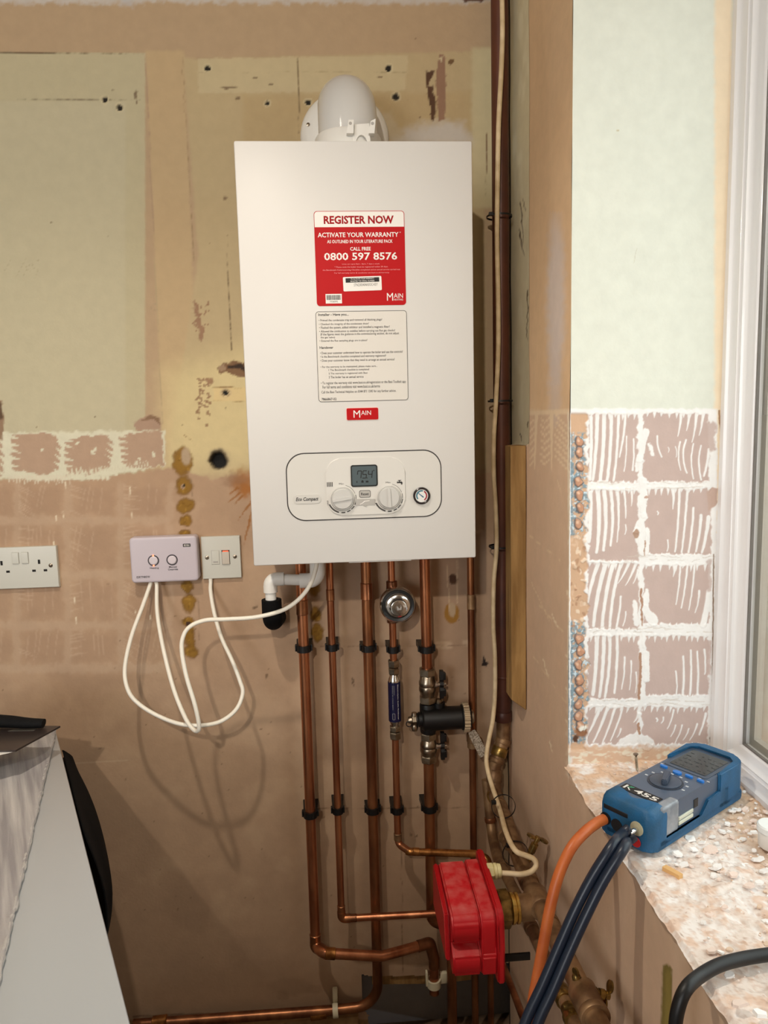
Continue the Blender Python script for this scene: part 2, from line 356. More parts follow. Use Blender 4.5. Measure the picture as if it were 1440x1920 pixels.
    for pts in ([(362, 560), (372, 570), (378, 600), (383, 630), (374, 628), (368, 600)], [(372, 610), (384, 612), (380, 640), (374, 634)], [(363, 575), (366, 600), (372, 620), (366, 612)]): c.poly(pts, (146, 112, 84), 1, 2)
    for i in range(60):
        t = rd.random(); x = 372+22*t**.5+rd.gauss(0, 4) if i < 20 else 0
        if i < 20: c.blob(380+rd.gauss(0, 7), 565+60*t, 1.2, 2.2, (142, 108, 80))
        else:
            x = rd.choice([391-8*abs(t-.4), 376-6*t, 385]); c.blob(x+rd.gauss(0, 2.5), 712+88*t, rd.uniform(1.5, 4), 2.4, (146, 114, 82), .2, 2)
    c.blob(392, 714, 9, 5, (150, 116, 84), .2, 2)
    c.poly([(407, 690), (414, 682), (430, 681), (440, 675), (452, 680), (475, 682), (475, 706), (440, 706), (425, 698), (412, 700)], (120, 88, 60), 1, 1.5, 1, -1.5); c.poly([(424, 690), (436, 683), (470, 686), (470, 697), (440, 693)], (52, 36, 26), 1.5, 2, 1, -2); c.blob(416, 689, 7, 6, (150, 122, 94))
    c.rect(400, 470, 726, 752, (206, 180, 128), 2, 1); c.stroke(400, 726, 470, 727, .8, .8, (140, 110, 70)); c.stroke(400, 752, 462, 752, .7, .5, (150, 120, 80))
    c.blob(423, 737, 11, 9, (196, 170, 126), .1, .4); c.blob(423, 737, 8.5, 7, (150, 122, 84), .1, .4); c.blob(423, 737, 7.5, 6.2, (200, 174, 130), .1, .4); c.blob(423, 737, 5.2, 5, (22, 18, 12), .15, .5, 1, -4)
    c.blob(410, 863, 21, 22, (176, 156, 118), .25, 1.5); c.blob(410, 862, 18, 19, (84, 70, 52), .15, 1.5, .9, -3); c.blob(408, 865, 14.5, 16, (12, 10, 8), .15, 1, 1, -30)
    c.poly([(799, 133), (815, 133), (809, 150), (804, 160), (813, 158), (812, 175), (818, 190), (816, 215), (812, 228), (806, 224), (808, 200), (801, 175)], (82, 54, 34), 1, 1.5, 1, -.8)
    c.poly([(823, 102), (832, 102), (836, 112), (835, 222), (822, 228), (817, 150)], (140, 106, 82), 1, 1, 1, -.8); c.poly([(822, 108), (830, 105), (830, 116)], (196, 178, 140), 1)
    c.blob(846, 115, 5, 6, (108, 80, 50))
    for x, y, r in ((389, 127, 6), (728, 128, 6), (196, 187, 6), (224, 201, 6), (742, 181, 6.5), (501, 194, 4.5), (577, 192, 5)):
        c.blob(x, y, r+3, r+3, (200, 184, 145), .2, 1, .6); c.blob(x, y, r, r, (26, 19, 12), .2, 1, 1, -5)
    for x, y, rx, ry in ((445, 184, 6, 3.5), (213, 169, 2, 2), (422, 370, 4, 3), (478, 145, 5, 1.5), (508, 157, 5, 2), (712, 145, 5, 1.6), (430, 164, 14, 2.5), (255, 180, 2.5, 9), (257, 193, 2, 4), (60, 99, 30, 1.6), (97, 417, 1.5, 1.5), (786, 222, 1.5, 3), (178, 780, 1.5, 1.5), (202, 1095, 1.6, 1.2), (500, 1268, 3, 5), (662, 1276, 1.5, 10), (478, 1138, 5, 3), (690, 1085, 2, 2), (770, 1565, 2, 2), (780, 1567, 2.5, 2.5), (590, 1855, 16, 8), (545, 1850, 40, 16), (530, 1866, 12, 10)):
        c.blob(x, y, rx, ry, (98, 74, 52), .3, 1.2, .8 if ry < 8 or rx < 8 else .3)
    c.stroke(425, 440, 434, 655, .7, .6, (104, 84, 58)); c.stroke(372, 1120, 374, 1200, .5, .5, (130, 102, 78)); c.stroke(360, 895, 361, 930, .5, .5, (120, 96, 70))
    c.stroke(345, 815, 368, 835, 1, .5, (160, 132, 92), .8, 2)
    c.stroke(590, 1516, 900, 1514, .6, .6, (126, 98, 74)); c.stroke(600, 1212, 890, 1210, .5, .5, (140, 110, 84)); c.stroke(752, 1560, 755, 1830, .7, .7, (132, 102, 78)); c.stroke(0, 1440, 240, 1425, 1, 1, (186, 158, 128), .8, .5, .6); c.stroke(600, 1680, 640, 1830, 6, 20, (186, 158, 128), 8, 3, .25)
    for i in range(120): c.blob(rd.uniform(0, 900), rd.uniform(1150, 1800), rd.uniform(.6, 1.6), rd.uniform(.6, 1.6), (110, 84, 60), .3, 1, .7)
    for i in range(30): c.blob(rd.uniform(0, 900), rd.uniform(30, 880), rd.uniform(.5, 1.3), rd.uniform(.5, 1.6), (120, 96, 66), .3, 1, .7)
    # pencil sums on the paint
    for a in ((8, 488, 20, 500), (20, 488, 6, 512), (30, 520, 48, 486), (45, 494, 56, 510), (56, 496, 44, 516), (62, 490, 74, 488), (62, 490, 60, 502), (60, 502, 72, 506), (72, 506, 66, 522), (280, 572, 292, 570), (282, 572, 284, 580), (284, 580, 292, 582)): c.stroke(*a, .35, .35, (150, 135, 105), .6, 0, .6)
    # skirting-height board edge and a soft darker patch above it
    c.stroke(250, 1906, 670, 1890, 1.5, 1.5, (112, 84, 62)); c.rect(-200, 700, 1912, 2300, (140, 112, 70), 2); c.poly([(480, 1800), (700, 1830), (700, 1900), (250, 1905), (250, 1850)], (150, 118, 88), 25, 4, .4)
    return c.c, c.rel
HOLE = [(676, 1828), (702, 1832), (812, 1830), (884, 1806), (960, 1806), (960, 2300), (700, 2300), (690, 1905), (678, 1890)]
_hx0 = at(676, 1860, y=0).x; _hz = at(720, 1828, y=0).z
def keep_back(P, u, v):
    c = Canvas(u, v, (0, 0, 0)); return c.pd(HOLE, .6) > 0
grid('wall_back', (-1.0, 0, .10), (1.56, 0, 0), (0, 0, 2.35), 521, 784, paint_back, M_PL, keep_back,
     lambda P, u, v, r: P+np.stack([0*r, -r*.0006+fbm(u/200, v/200, 2)*.002, 0*r], -1), [((-2.4, .034, -.1), (.9, .2, 2.6), A(150, 146, 142)), ((-2.4, 0, -.1), (-1.0, .034, 2.6), A(170, 140, 110)), ((-1.0, 0, -.1), (.9, .034, .1), A(120, 95, 70)), ((_hx0-.02, .012, .1), (_hx0-.014, .034, _hz), A(60, 46, 36))])['kind'] = 'structure'
def paint_right(u, v, P):
    y = P[..., 1]; z = P[..., 2]; rd = random.Random(8)
    c = Canvas(u, v, (206, 170, 129))
    fu, fv = z*900, y*900                   # metric noise, the wall is seen at a glancing angle
    c.lay(ss(-.02, .2, fbm(fv/90, fu/300+5))*.35, (216, 182, 142)); c.lay(ss(770, 775, c.jv), (200, 166, 134))
    c.lay(ss(775, 860, v)*ss(-.05, .25, fbm(fv/30, fu/140))*.35, (200, 168, 138))
    c.blob(1042, 560, 16, 150, (200, 184, 172), .5, 2, .8); c.blob(1040, 700, 12, 90, (196, 178, 165), .6, 2, .6)
    # combed adhesive at tile height
    CR = (216, 188, 152)
    c.rect(990, 1072, 768, 778, CR, 2, 1)
    for x in (1005, 1033): c.stroke(x, 772, x-(2 if x < 1010 else -1), 880, 3.5, .8, CR)
    for i in range(7):
        yy = 785+i*13; c.stroke(1014, yy, 1021, yy+7, 1.6, 1.4, CR); c.stroke(1021, yy+7, 1029, yy, 1.4, 1.6, CR); c.stroke(994, yy+10, 1002, yy, 1.5, 1.2, CR)
        c.stroke(1040, yy-8, 1068, yy+20, 1.5, 2.4, CR, op=.95)
    c.stroke(1066, 775, 1066, 1400, 1.2, 1.0, (222, 206, 178))
    # scratches and the lower wall
    for a in ((993, 1005, 1062, 1060), (1000, 1230, 1066, 1325), (996, 1090, 1030, 1165), (1012, 1135, 1060, 1190), (1045, 900, 1052, 925)): c.stroke(*a, .7, .5, (216, 188, 150), .6, .6, .8)
    for x, y_ in ((1036, 1152), (1042, 1164), (1024, 1255), (1018, 1236), (1062, 1110), (1030, 1390), (1063, 1228), (1062, 1290), (1033, 1398), (1060, 1350)): c.stroke(x, y_, x+5, y_+14, 1.5, .5, (226, 204, 170), .7, 1)
    for i in range(14): c.stroke(1010+i*4, 1200+i*9, 1018+i*4, 1330+i*10, .6, .5, (200, 170, 136), .6, .3, .5)
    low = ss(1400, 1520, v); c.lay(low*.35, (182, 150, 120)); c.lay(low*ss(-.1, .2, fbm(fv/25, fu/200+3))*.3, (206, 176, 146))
    c.poly([(1063, 1300), (1068, 1300), (1070, 1440), (1180, 1600), (1172, 1604), (1062, 1450)], (216, 190, 160), 2.5, 2, .7)
    for a in ((1110, 1640, 1180, 1830), (1100, 1660, 1130, 1780), (1180, 1700, 1210, 1800), (1150, 1780, 1190, 1900)): c.stroke(*a, .6, .5, (190, 160, 128), .6, .3, .5)
    c.stroke(1250, 1818, 1247, 1990, 9, 11, (118, 100, 44), 1, .3); c.stroke(1252, 1826, 1249, 1990, 5, 7, (136, 116, 52), 2, .6, .8)
    # the older cream face next to the pipe
    old = (y > -.173) & (v < 835); c.lay(old.astype(float), (205, 190, 152)); c.lay(old*ss(.0, .25, fbm(fv/40, fu/60+9))*.5, (222, 210, 176))
    for a in ((972, 375, 978, 395), (968, 380, 972, 460), (982, 545, 980, 640), (985, 650, 990, 750), (984, 790, 981, 800), (969, 812, 972, 828), (964, 430, 975, 480)): c.stroke(*a, 1.0, .5, (96, 76, 52), .6, 1.2)
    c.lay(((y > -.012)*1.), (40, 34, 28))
    return c.c, c.rel
def disp_right(P, u, v, r):
    P = P.copy(); old = (P[..., 1] > -.173) & (v < 835); P[..., 0] += np.where(old, .008, 0)-r*.0008+fbm(P[..., 1]*9, P[..., 2]*9, 2)*.004
    return P
LO = A(170, 140, 112)
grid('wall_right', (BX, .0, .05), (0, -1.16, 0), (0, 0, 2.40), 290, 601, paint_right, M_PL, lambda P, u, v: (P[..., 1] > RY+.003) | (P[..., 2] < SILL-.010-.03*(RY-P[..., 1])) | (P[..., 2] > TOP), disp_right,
     [((.55, RY+.014, SILL-.1), (.79, .2, 2.6), LO), ((.80, RY-.025, SILL-.1), (.98, .2, 2.6), A(232, 214, 196)), ((.55, RY-.8, -.1), (.98, .2, SILL-.08), LO), ((BX, WN, -.1), (.98, RY-.754, SILL-.08), LO), ((BX, -4.3, -.1), (.98, WN, 2.6), LO), ((BX+.03, WN, TOP), (.98, RY, 2.6), LO)])['kind'] = 'structure'

def cr(x, y): return 980+x/2.824, 740+y/2.824
def paint_reveal(u, v, P):
    rd = random.Random(4); c = Canvas(u, v, (212, 212, 196)); c.ju = u+c.j1*5; c.jv = v+c.j2*5
    c.lay(ss(-.1, .25, c.big)*.25, (202, 203, 188)); c.rect(1340, 1372, -50, 1420, (230, 205, 172), 5, 1, .9)
    c.stroke(1157, 245, 1160, 245, 1.5, 1.5, (190, 180, 150)); c.stroke(1194, 466, 1188, 494, .4, .4, (190, 186, 165), .6)
    WHT = (232, 234, 220); BED = (186, 163, 152)
    c.rect(1069, 1345, 766, 1440, WHT, 2, 1.2)
    # tile beds: (left, right, top, bottom) in the detail survey, then comb strokes left standing in adhesive
    def bed(x0, x1, y0, y1, strokes, nt=10, lean=-6):
        a = cr(x0, y0); b = cr(x1, y1); c.rect(a[0], b[0], a[1], b[1], BED, 1.5, 2.2, 1, -1)
        for i in range(nt):
            x = x0+(x1-x0)*(i+.5+rd.uniform(-.15, .15))/nt; p = cr(x, y0-6); q = cr(x+lean*.5, y0+rd.uniform(14, 34)); c.stroke(*p, *q, 3.4, .3, WHT, .8, .3, 1, 1)
            p = cr(x, y1+5); q = cr(x-lean*.4, y1-rd.uniform(2, 10)); c.stroke(*p, *q, 2.2, .3, WHT, .8, .6, 1, 1)
        for s in strokes:
            p = cr(s[0], s[1]); q = cr(s[2], s[3]); c.stroke(*p, *q, s[4], s[5] if len(s) > 5 else .7, WHT, .8, .35, 1, 1, s[6] if len(s) > 6 else 1.5)
    bed(352, 608, 105, 462, [(395, 100, 372, 450, 3.6, 2.6, 2), (432, 100, 410, 458, 3.8, 3, 2), (470, 100, 448, 455, 3.2, 2.8, 2), (508, 100, 482, 455, 2.6, 2.0, 2), (545, 100, 512, 330, 2.4, 1.4, 2), (550, 220, 538, 405, 1.2, 1), (588, 235, 582, 400, 1.3, 1.6), (362, 120, 356, 450, 3, 2.5)], 8)
    bed(640, 985, 100, 462, [(838, 100, 822, 220, 3, .8), (880, 100, 868, 190, 3, .6), (920, 100, 898, 250, 3, .8), (955, 100, 935, 215, 3, .8), (712, 220, 735, 330, 1.6, 1.4, -2), (835, 250, 838, 400, 1.6, .9, -4), (865, 240, 870, 415, 1.7, 1.5, -6), (905, 260, 905, 445, 1.4, 1.2, -4), (945, 270, 945, 450, 1.5, 1.6, -4), (985, 290, 960, 430, 2.4, 2), (770, 280, 772, 305, .9), (810, 275, 812, 330, .9)], 9)
    bed(352, 612, 505, 880, [(395, 500, 392, 835, 4.5, 2.6, 4), (430, 500, 428, 825, 4, 2.6, 4), (465, 500, 465, 800, 3.4, 2, 4), (500, 500, 500, 780, 3, 1, 3), (535, 500, 545, 655, 2.6, .8), (575, 500, 575, 590, 2.4, .5), (545, 690, 542, 740, 1.2, .8), (358, 520, 352, 780, 4, 3)], 8)
    bed(652, 1000, 500, 845, [(795, 500, 795, 605, 3.4, .8), (830, 500, 808, 830, 2.4, 1.6), (872, 500, 842, 835, 2.4, 1.7), (905, 600, 878, 835, 2.2, 1.8), (945, 640, 918, 830, 3, 1.8), (985, 650, 950, 835, 4, 2), (768, 770, 765, 830, 1.4, 1), (715, 620, 716, 635, 1.4, 1.2)], 10)
    bed(345, 612, 895, 1240, [(400, 895, 345, 1100, 4, 2, -2), (440, 895, 375, 1225, 4.4, 2.8, -3), (480, 895, 420, 1235, 3.8, 2.8, -3), (520, 895, 462, 1240, 3.2, 2.4, -4), (560, 895, 505, 1000, 3, .6), (600, 895, 545, 1010, 3, .6), (520, 1070, 495, 1240, 1.8, 2), (545, 1150, 532, 1225, 1.2, 1), (610, 930, 585, 1000, 2, .6)], 8)
    bed(640, 985, 905, 1215, [(835, 905, 812, 1110, 1.8, 1.0), (872, 905, 840, 1130, 2, 1.2), (910, 905, 880, 1140, 2, 1), (935, 1040, 915, 1155, 2.2, .8), (800, 905, 798, 965, 3, .5), (985, 1040, 955, 1220, 4, 6)], 9)
    bed(345, 612, 1280, 1612, [(392, 1280, 372, 1590, 4, 3, 2), (430, 1280, 408, 1600, 3.8, 2.6, 2), (462, 1280, 436, 1600, 3, 2.4, 3), (500, 1280, 486, 1580, 2.8, 2, 2), (540, 1390, 525, 1560, 1.8, 1), (575, 1410, 565, 1565, 1.5, .8), (600, 1470, 598, 1580, 1.2, .7)], 8)
    bed(650, 985, 1280, 1592, [(810, 1465, 815, 1585, 1.4, 1.2), (850, 1385, 848, 1590, 1.8, 2.2), (890, 1355, 886, 1590, 1.8, 2), (925, 1360, 925, 1590, 1.6, 2), (962, 1350, 965, 1480, 2, 1.2)], 10)
    bed(345, 612, 1655, 1850, [(410, 1655, 345, 1800, 3.5, 1.5), (450, 1655, 375, 1840, 3, 1.5), (490, 1655, 420, 1850, 2.6, 1.2), (530, 1655, 465, 1835, 2.2, 1), (520, 1770, 500, 1815, 1.5, .8), (610, 1690, 590, 1735, 2, .6)], 8, -20)
    bed(632, 980, 1655, 1850, [(800, 1670, 768, 1770, 1.8, .8), (810, 1750, 785, 1810, 1.4, .8), (845, 1750, 805, 1850, 1.4, .8), (880, 1770, 850, 1830, 1.4, .7), (925, 1745, 885, 1830, 1.6, .8), (745, 1710, 735, 1740, 1.6, 1), (970, 1690, 935, 1800, 2.4, 1.5), (710, 1715, 712, 1730, 1.8, 1.6)], 10, -12)
    # ragged adhesive ridge between the two columns
    for a in ((655, 190, 620, 340, 5, 7), (620, 340, 600, 400, 6, 3), (690, 320, 670, 260, 3, 2), (640, 460, 640, 640, 9, 5), (640, 640, 605, 720, 7, 7), (660, 720, 660, 840, 4, 3), (605, 720, 630, 840, 6, 5), (660, 1040, 640, 1140, 4, 8), (640, 1130, 690, 1200, 6, 10), (590, 1100, 600, 1210, 4, 6), (655, 1370, 655, 1500, 5, 7), (630, 1240, 640, 1340, 3, 2), (620, 1690, 605, 1740, 4, 1), (610, 1790, 560, 1860, 5, 20), (620, 1800, 660, 1850, 5, 12)):
        p = cr(a[0], a[1]); q = cr(a[2], a[3]); c.stroke(*p, *q, a[4], a[5], WHT, .9, 1.6, 1, 1)
    for a in ((625, 1030, 632, 1220, 2.6, 1.6), (622, 1375, 618, 1610, 3, 2.4), (612, 1740, 618, 1790, 2, 3), (645, 780, 646, 850, 1.2, 1)): c.stroke(*cr(a[0], a[1]), *cr(a[2], a[3]), a[4], a[5], (166, 128, 104), .8, 1.5)
    for yy in (468, 490, 856, 878, 1236, 1252, 1618, 1642):
        for i in range(6): x = rd.uniform(360, 960); c.stroke(*cr(x, yy+rd.uniform(-8, 8)), *cr(x+rd.uniform(30, 110), yy+rd.uniform(-8, 8)), .8, .4, (196, 184, 170), .6, 1, .7)
    c.blob(*cr(602, 738), 5, 9, (172, 140, 118)); c.blob(*cr(655, 545), 4, 3, (182, 150, 132)); c.rect(1327, 1342, 790, 845, BED, 3, 3, .9); c.poly([cr(1000, 490), cr(1035, 500), cr(1030, 570), cr(985, 620), cr(975, 520)], (184, 156, 140), 1.5, 1); c.rect(1326, 1334, 1050, 1110, BED, 2, 2, .8); c.rect(1326, 1333, 1200, 1265, BED, 2, 2, .8)
    c.stroke(1338, 1040, 1335, 1400, 1.0, 1.4, (120, 90, 60)); c.blob(1335, 1395, 4, 14, (82, 56, 36), .3); c.stroke(1348, 770, 1352, 830, 1.5, 1, (150, 110, 74))
    # broken edge: galvanised corner bead showing between lumps of plaster
    wob = 1100+fbm(v/14, v*0+3, 3)*22
    edge = ss(wob+2, wob-2, u)*ss(772, 778, v)*ss(1412, 1404, v)
    c.lay(edge, (196, 160, 128), -3)
    steel = edge*np.clip(ss(808, 815, v)*ss(1012, 1000, v)+ss(1160, 1168, v)*ss(1400, 1390, v), 0, 1)
    c.lay(steel*ss(1078, 1072, u-fbm(v/10, u/10)*14), (120, 138, 146), 1); c.lay(steel*ss(.0, .12, fbm(u/6, v/6+4)), (128, 146, 152), 1)
    c.lay(steel*ss(.10, .2, fbm(u/4+8, v/4)), (190, 204, 208))
    ys = [828, 848, 876, 903, 928, 952, 983]+[1200, 1222, 1248, 1276, 1296, 1322, 1344, 1362]
    for i, y in enumerate(ys): c.blob(1085+(i % 3), y, 9, 11, (92, 96, 98), .12, 1.6); c.blob(1085.5+(i % 3), y, 7, 9, (186, 138, 108), .2, 1.8, 1, 4); c.blob(1083+(i % 3), y-3, 3, 3, (214, 176, 146), .5)
    for i in range(40): c.blob(rd.uniform(1070, 1098), rd.uniform(1005, 1175), rd.uniform(1.5, 5), rd.uniform(2, 6), rd.choice([(168, 128, 98), (206, 174, 144), (222, 200, 174)]), .3, 2, .8, rd.uniform(-2, 3))
    c.blob(1090, 1372, 12, 10, (150, 104, 72), .3, 2); c.blob(1092, 1366, 8, 5, (235, 226, 208), .3, 2, 1, 4); c.blob(1080, 1385, 5, 8, (88, 58, 40), .3, 2); c.stroke(1069, 768, 1069, 1408, 1.2, 1.2, (240, 240, 228))
    c.rect(1069, 1345, 1400, 1450, (206, 168, 134), 6, 4, .9); c.lay(ss(1396, 1412, v)*ss(.0, .2, fbm(u/12, v/5, 3))*.7, (236, 222, 200))
    return c.c, c.rel
grid('wall_reveal', (BX-.0005, RY, .90), (.262, 0, 0), (0, 0, 1.38), 263, 1341, paint_reveal, plaster('reveal_plaster', .2), None,
     lambda P, u, v, r: P+np.stack([0*r, -np.clip(r, -4, 5)*.0006, 0*r], -1))['kind'] = 'structure'

def paint_sill(u, v, P):
    x = P[..., 0]*1000; y = P[..., 1]*1000; c = Canvas(u, v, (236, 222, 208)); c.c[:] = lin((232, 218, 208))
    n1 = fbm(x/45, y/45); n2 = fbm(x/14+3, y/14); n3 = fbm(x/5, y/5+9, 3)
    c.lay(ss(.0, .16, n1)*.8, lin((240, 234, 230))); c.lay(ss(.05, .2, n2)*.7, lin((222, 186, 160))); c.lay(ss(.1, .22, -n2)*.8, lin((244, 240, 238)))
    c.lay(ss(-.62, -.48, P[..., 1])*.65*ss(-.1, .15, n2+.1), lin((226, 188, 152))); c.lay(ss(.12, .2, np.abs(n3))*.35, lin((190, 150, 126)))
    c.lay(ss(.012, .0, np.abs(fbm(x/60+20, y/60)-.03))*.4, lin((150, 112, 88))); c.lay(ss(.66, .70, P[..., 0])*.5, lin((208, 172, 132)))
    return c.c, n1*2+n2*2.5+n3*1.2
def disp_sill(P, u, v, r):
    P = P.copy(); x = P[..., 0]*1000; y = P[..., 1]*1000; rub = ss(.53, .57, P[..., 0])
    P[..., 2] += (r*.0032)*(.25+.75*rub)+fbm(x/120, y/120, 2)*.006*rub
    P[..., 0] += np.where(P[..., 0] < .516, fbm(y/22, y*0, 3)*.008, 0); P[..., 2] -= np.where(P[..., 0] < .512, .004, 0)+.03*(RY-P[..., 1])
    return P
grid('windowsill', (BX-.008, RY, SILL), (.272, 0, 0), (0, -.86, 0), 137, 431, paint_sill, plaster('sill_plaster', .6, 240), None, disp_sill, [((BX+.004, RY-1.23, SILL-.08), (.762, RY+.002, SILL-.055), A(220, 200, 180))])['kind'] = 'structure'
M_RM = mat('room_paint', (206, 190, 168), .9)
for nm, lo, hi, m in (('floor', (-2.5, -4.4, -.12), (1.0, .2, 0), mat('screed', (120, 108, 94), .9, var=.3, scale=8)), ('ceiling', (-2.5, -4.4, 2.45), (1.0, .2, 2.57), mat('ceiling_paint', (225, 220, 210), .9)),
                      ('wall_left', (-2.52, -4.4, -.1), (-2.4, .2, 2.57), M_RM), ('wall_front', (-2.5, -4.42, -.1), (1.0, -4.3, 2.57), M_RM), ('wall_neighbour', (2.3, -5, -.6), (2.4, 3, 1.5), mat('render_coat', (238, 222, 206), .9, var=.08, scale=12)), ('ground_outside', (1.0, -5, -.7), (2.4, 3, -.6), mat('paving', (160, 156, 150), .9))):
    box(nm, lo, hi, m)['kind'] = 'structure'
# window
wt = thing('window_1', None, None, (WX, -1.0, SILL)); wt['kind'] = 'structure'
M_WF = mat('window_frame_plastic', (236, 236, 238), .35, coat=.3)
def loop(bm, prof, m_y0, m_y1, z0, z1):
    R = []
    for n, x in prof: R.append([bm.verts.new((x, yy, zz)) for yy, zz in ((m_y0-n, z0+n), (m_y1+n, z0+n), (m_y1+n, z1-n), (m_y0-n, z1-n))])
    for a, b in zip(R, R[1:]):
        for i in range(4): bm.faces.new((a[i], a[(i+1) % 4], b[(i+1) % 4], b[i]))
    return bm
fz = SILL-.006
fp = [(-.01, .80), (-.01, WX), (.010, WX), (.0115, WX+.002), (.0125, WX+.004), (.016, WX+.0065), (.020, WX+.0085), (.025, WX+.009), (.0265, WX+.012), (.0285, WX+.013), (.0305, WX+.0125), (.032, WX+.015), (.036, WX+.021), (.043, WX+.0245), (.0455, WX+.027), (.047, WX+.031), (.047, .80)]
fin('window_frame', loop(B(), fp, RY, WN, fz, TOP), M_WF, wt, 40)
fin('gasket', loop(B(), [(.0465, WX+.029), (.0495, WX+.029), (.0495, WX+.033), (.0465, WX+.034)], RY, WN, fz, TOP), mat('gasket_rubber', (120, 116, 112), .6), wt)
fin('spacer_bar', loop(B(), [(.047, WX+.040), (.060, WX+.040), (.060, WX+.052), (.047, WX+.052)], RY, WN, fz, TOP), mat('spacer_aluminium', (176, 168, 158), .45, .3), wt)
def glass():
    m = bpy.data.materials.new('window_glass'); m.use_nodes = True; nt = m.node_tree; nt.nodes.remove(nt.nodes['Principled BSDF']); L = nt.links.new
    t = nt.nodes.new('ShaderNodeBsdfTransparent'); g = nt.nodes.new('ShaderNodeBsdfGlossy'); g.inputs['Roughness'].default_value = .02; x = nt.nodes.new('ShaderNodeMixShader'); 
    t.inputs[0].default_value = (.95, .97, .96, 1); x.inputs[0].default_value = .05; L(t.outputs[0], x.inputs[1]); L(g.outputs[0], x.inputs[2]); L(x.outputs[0], nt.nodes['Material Output'].inputs[0]); return m
M_GL = glass()
box('glass_pane', (WX+.036, WN+.04, fz+.04), (WX+.040, RY-.04, TOP-.04), M_GL, wt)
box('glass_pane', (WX+.054, WN+.04, fz+.04), (WX+.058, RY-.04, TOP-.04), M_GL, wt)
# ================================================================== materials of the things
M_WHITE = mat('white_enamel', (210, 207, 203), .42, spec=.3)
M_PLAST = mat('white_plastic', (232, 230, 224), .4)
M_SOCK = mat('socket_plastic', (204, 203, 193), .35)
M_LILAC = mat('receiver_plastic', (200, 190, 198), .4)
M_GREY = mat('grey_plastic', (172, 168, 162), .5)
M_DARK = mat('charcoal_line', (52, 48, 46), .6)
M_BLACK = mat('black_plastic', (8, 8, 9), .45)
M_INK = mat('black_ink', (28, 27, 27), .7)
M_INKG = mat('grey_ink', (70, 68, 66), .7)
M_RED = mat('red_print', (176, 3, 11), .5, spec=.2)
M_REDI = mat('dark_red_print', (150, 8, 20), .6, spec=.2)
M_PAPER = mat('white_print', (228, 224, 218), .5)
M_CHROME = mat('chrome', (222, 222, 220), .14, 1)
M_NICK = mat('nickel_fitting', (176, 164, 146), .3, 1, rgb2=(140, 126, 108), scale=60)
M_COP = mat('copper', (208, 142, 102), .3, .9, rgb2=(158, 98, 68), scale=22, var_stretch=(1, 1, .25))
M_COPD = mat('tarnished_copper', (172, 116, 78), .36, .85, rgb2=(120, 76, 52), scale=26, var_stretch=(1, 1, .3))
M_COPG = mat('golden_copper', (208, 146, 84), .3, .9, rgb2=(132, 84, 44), scale=35)
M_BRONZE = mat('old_pipe', (166, 134, 98), .48, .6, rgb2=(116, 86, 60), scale=30)
M_BROWN = mat('brown_painted_pipe', (96, 52, 34), .45, .15, rgb2=(72, 38, 28), scale=9)
M_BRASS = mat('brass', (178, 146, 84), .32, .9, rgb2=(112, 92, 52), scale=55)
M_CREAM = mat('cream_cable', (226, 204, 166), .5, rgb2=(202, 178, 138), scale=40)
M_CABLE = mat('white_cable', (236, 230, 216), .45)
M_WOOD = mat('batten_wood', (166, 130, 78), .8, rgb2=(134, 100, 54), scale=14, var_stretch=(4, 4, .5), bump=.5, bscale=90)

def pl(px, py, d): return W(px, py, d)
# ================================================================== boiler
FY = -.285
bo = thing('boiler', 'large white wall-hung gas boiler with a red sticker and a dial panel', 'boiler', (.195, -.14, 1.28))
bm = B(); bx(bm, (.195, -.1475, 1.63), (.39, .275, .70), .003, 2); fin('casing', bm, M_WHITE, bo, 40)
box('underside_tray', (.150, -.16, 1.2605), (.205, -.075, 1.2815), mat('tray_plastic', (190, 190, 186), .5), bo, .004)
box('bottom_lip', (.165, -.281, 1.2785), (.275, -.262, 1.2815), M_PLAST, bo, .0006)
FM = Matrix(((1, 0, 0, 0), (0, 0, -1, FY), (0, 1, 0, 0), (0, 0, 0, 1)))      # x right, y up, z towards the room
def FMo(h): return FM @ Matrix.Translation((0, 0, h))
def f2(px, py): p = W(px, py, -FY); return p.x, p.z
def bnd(x0, y0, x1, y1): a = f2(x0, y0); b = f2(x1, y1); return a[0], b[0], b[1], a[1]
def plate(name, r, rad, h0, h1, m, par, n=6): return fin(name, prism(B(), rrect(*r, rad, n), h0, h1, FM), m, par)
# control panel
x0, z1 = f2(537, 850); x1, z0 = f2(828, 974)
p1 = f2(537, 912); p2 = f2(828, 905); px0, px1 = p1[0], p2[0]; pz1 = f2(683, 846)[1]; pz0 = f2(686, 973)[1]
cpn = plate('control_panel', (px0+.002, px1-.002, pz0+.002, pz1-.002), .030, .0002, .0022, mat('fascia_plastic', (207, 204, 198), .35), bo, 10)
plate('panel_gap', (px0, px1, pz0, pz1), .0315, .0, .0006, M_DARK, cpn, 10)
ux0 = f2(612, 912)[0]; ux1 = f2(759, 909)[0]; uz1 = f2(686, 858)[1]; uz0 = f2(686, 964)[1]
bmm = prism(B(), rrect(ux0, ux1, uz0, uz1, .024, 8), .002, .0042, FM); es = [e for e in bmm.edges if all(abs((FM.inverted() @ v.co).z-.0042) < 1e-5 for v in e.verts)]
bmesh.ops.bevel(bmm, geom=es, offset=.0016, segments=3, affect='EDGES'); fin('raised_surround', bmm, mat('fascia_raised', (210, 207, 201), .35), cpn, 50)
r = bnd(657, 872, 708, 911); plate('display', r, .004, .004, .0056, mat('lcd_bezel', (34, 38, 38), .3), cpn)
plate('display_glass', (r[0]+.0022, r[1]-.0022, r[2]+.0022, r[3]-.0022), .002, .0056, .0059, mat('lcd_glass', (80, 92, 96), .3), cpn)
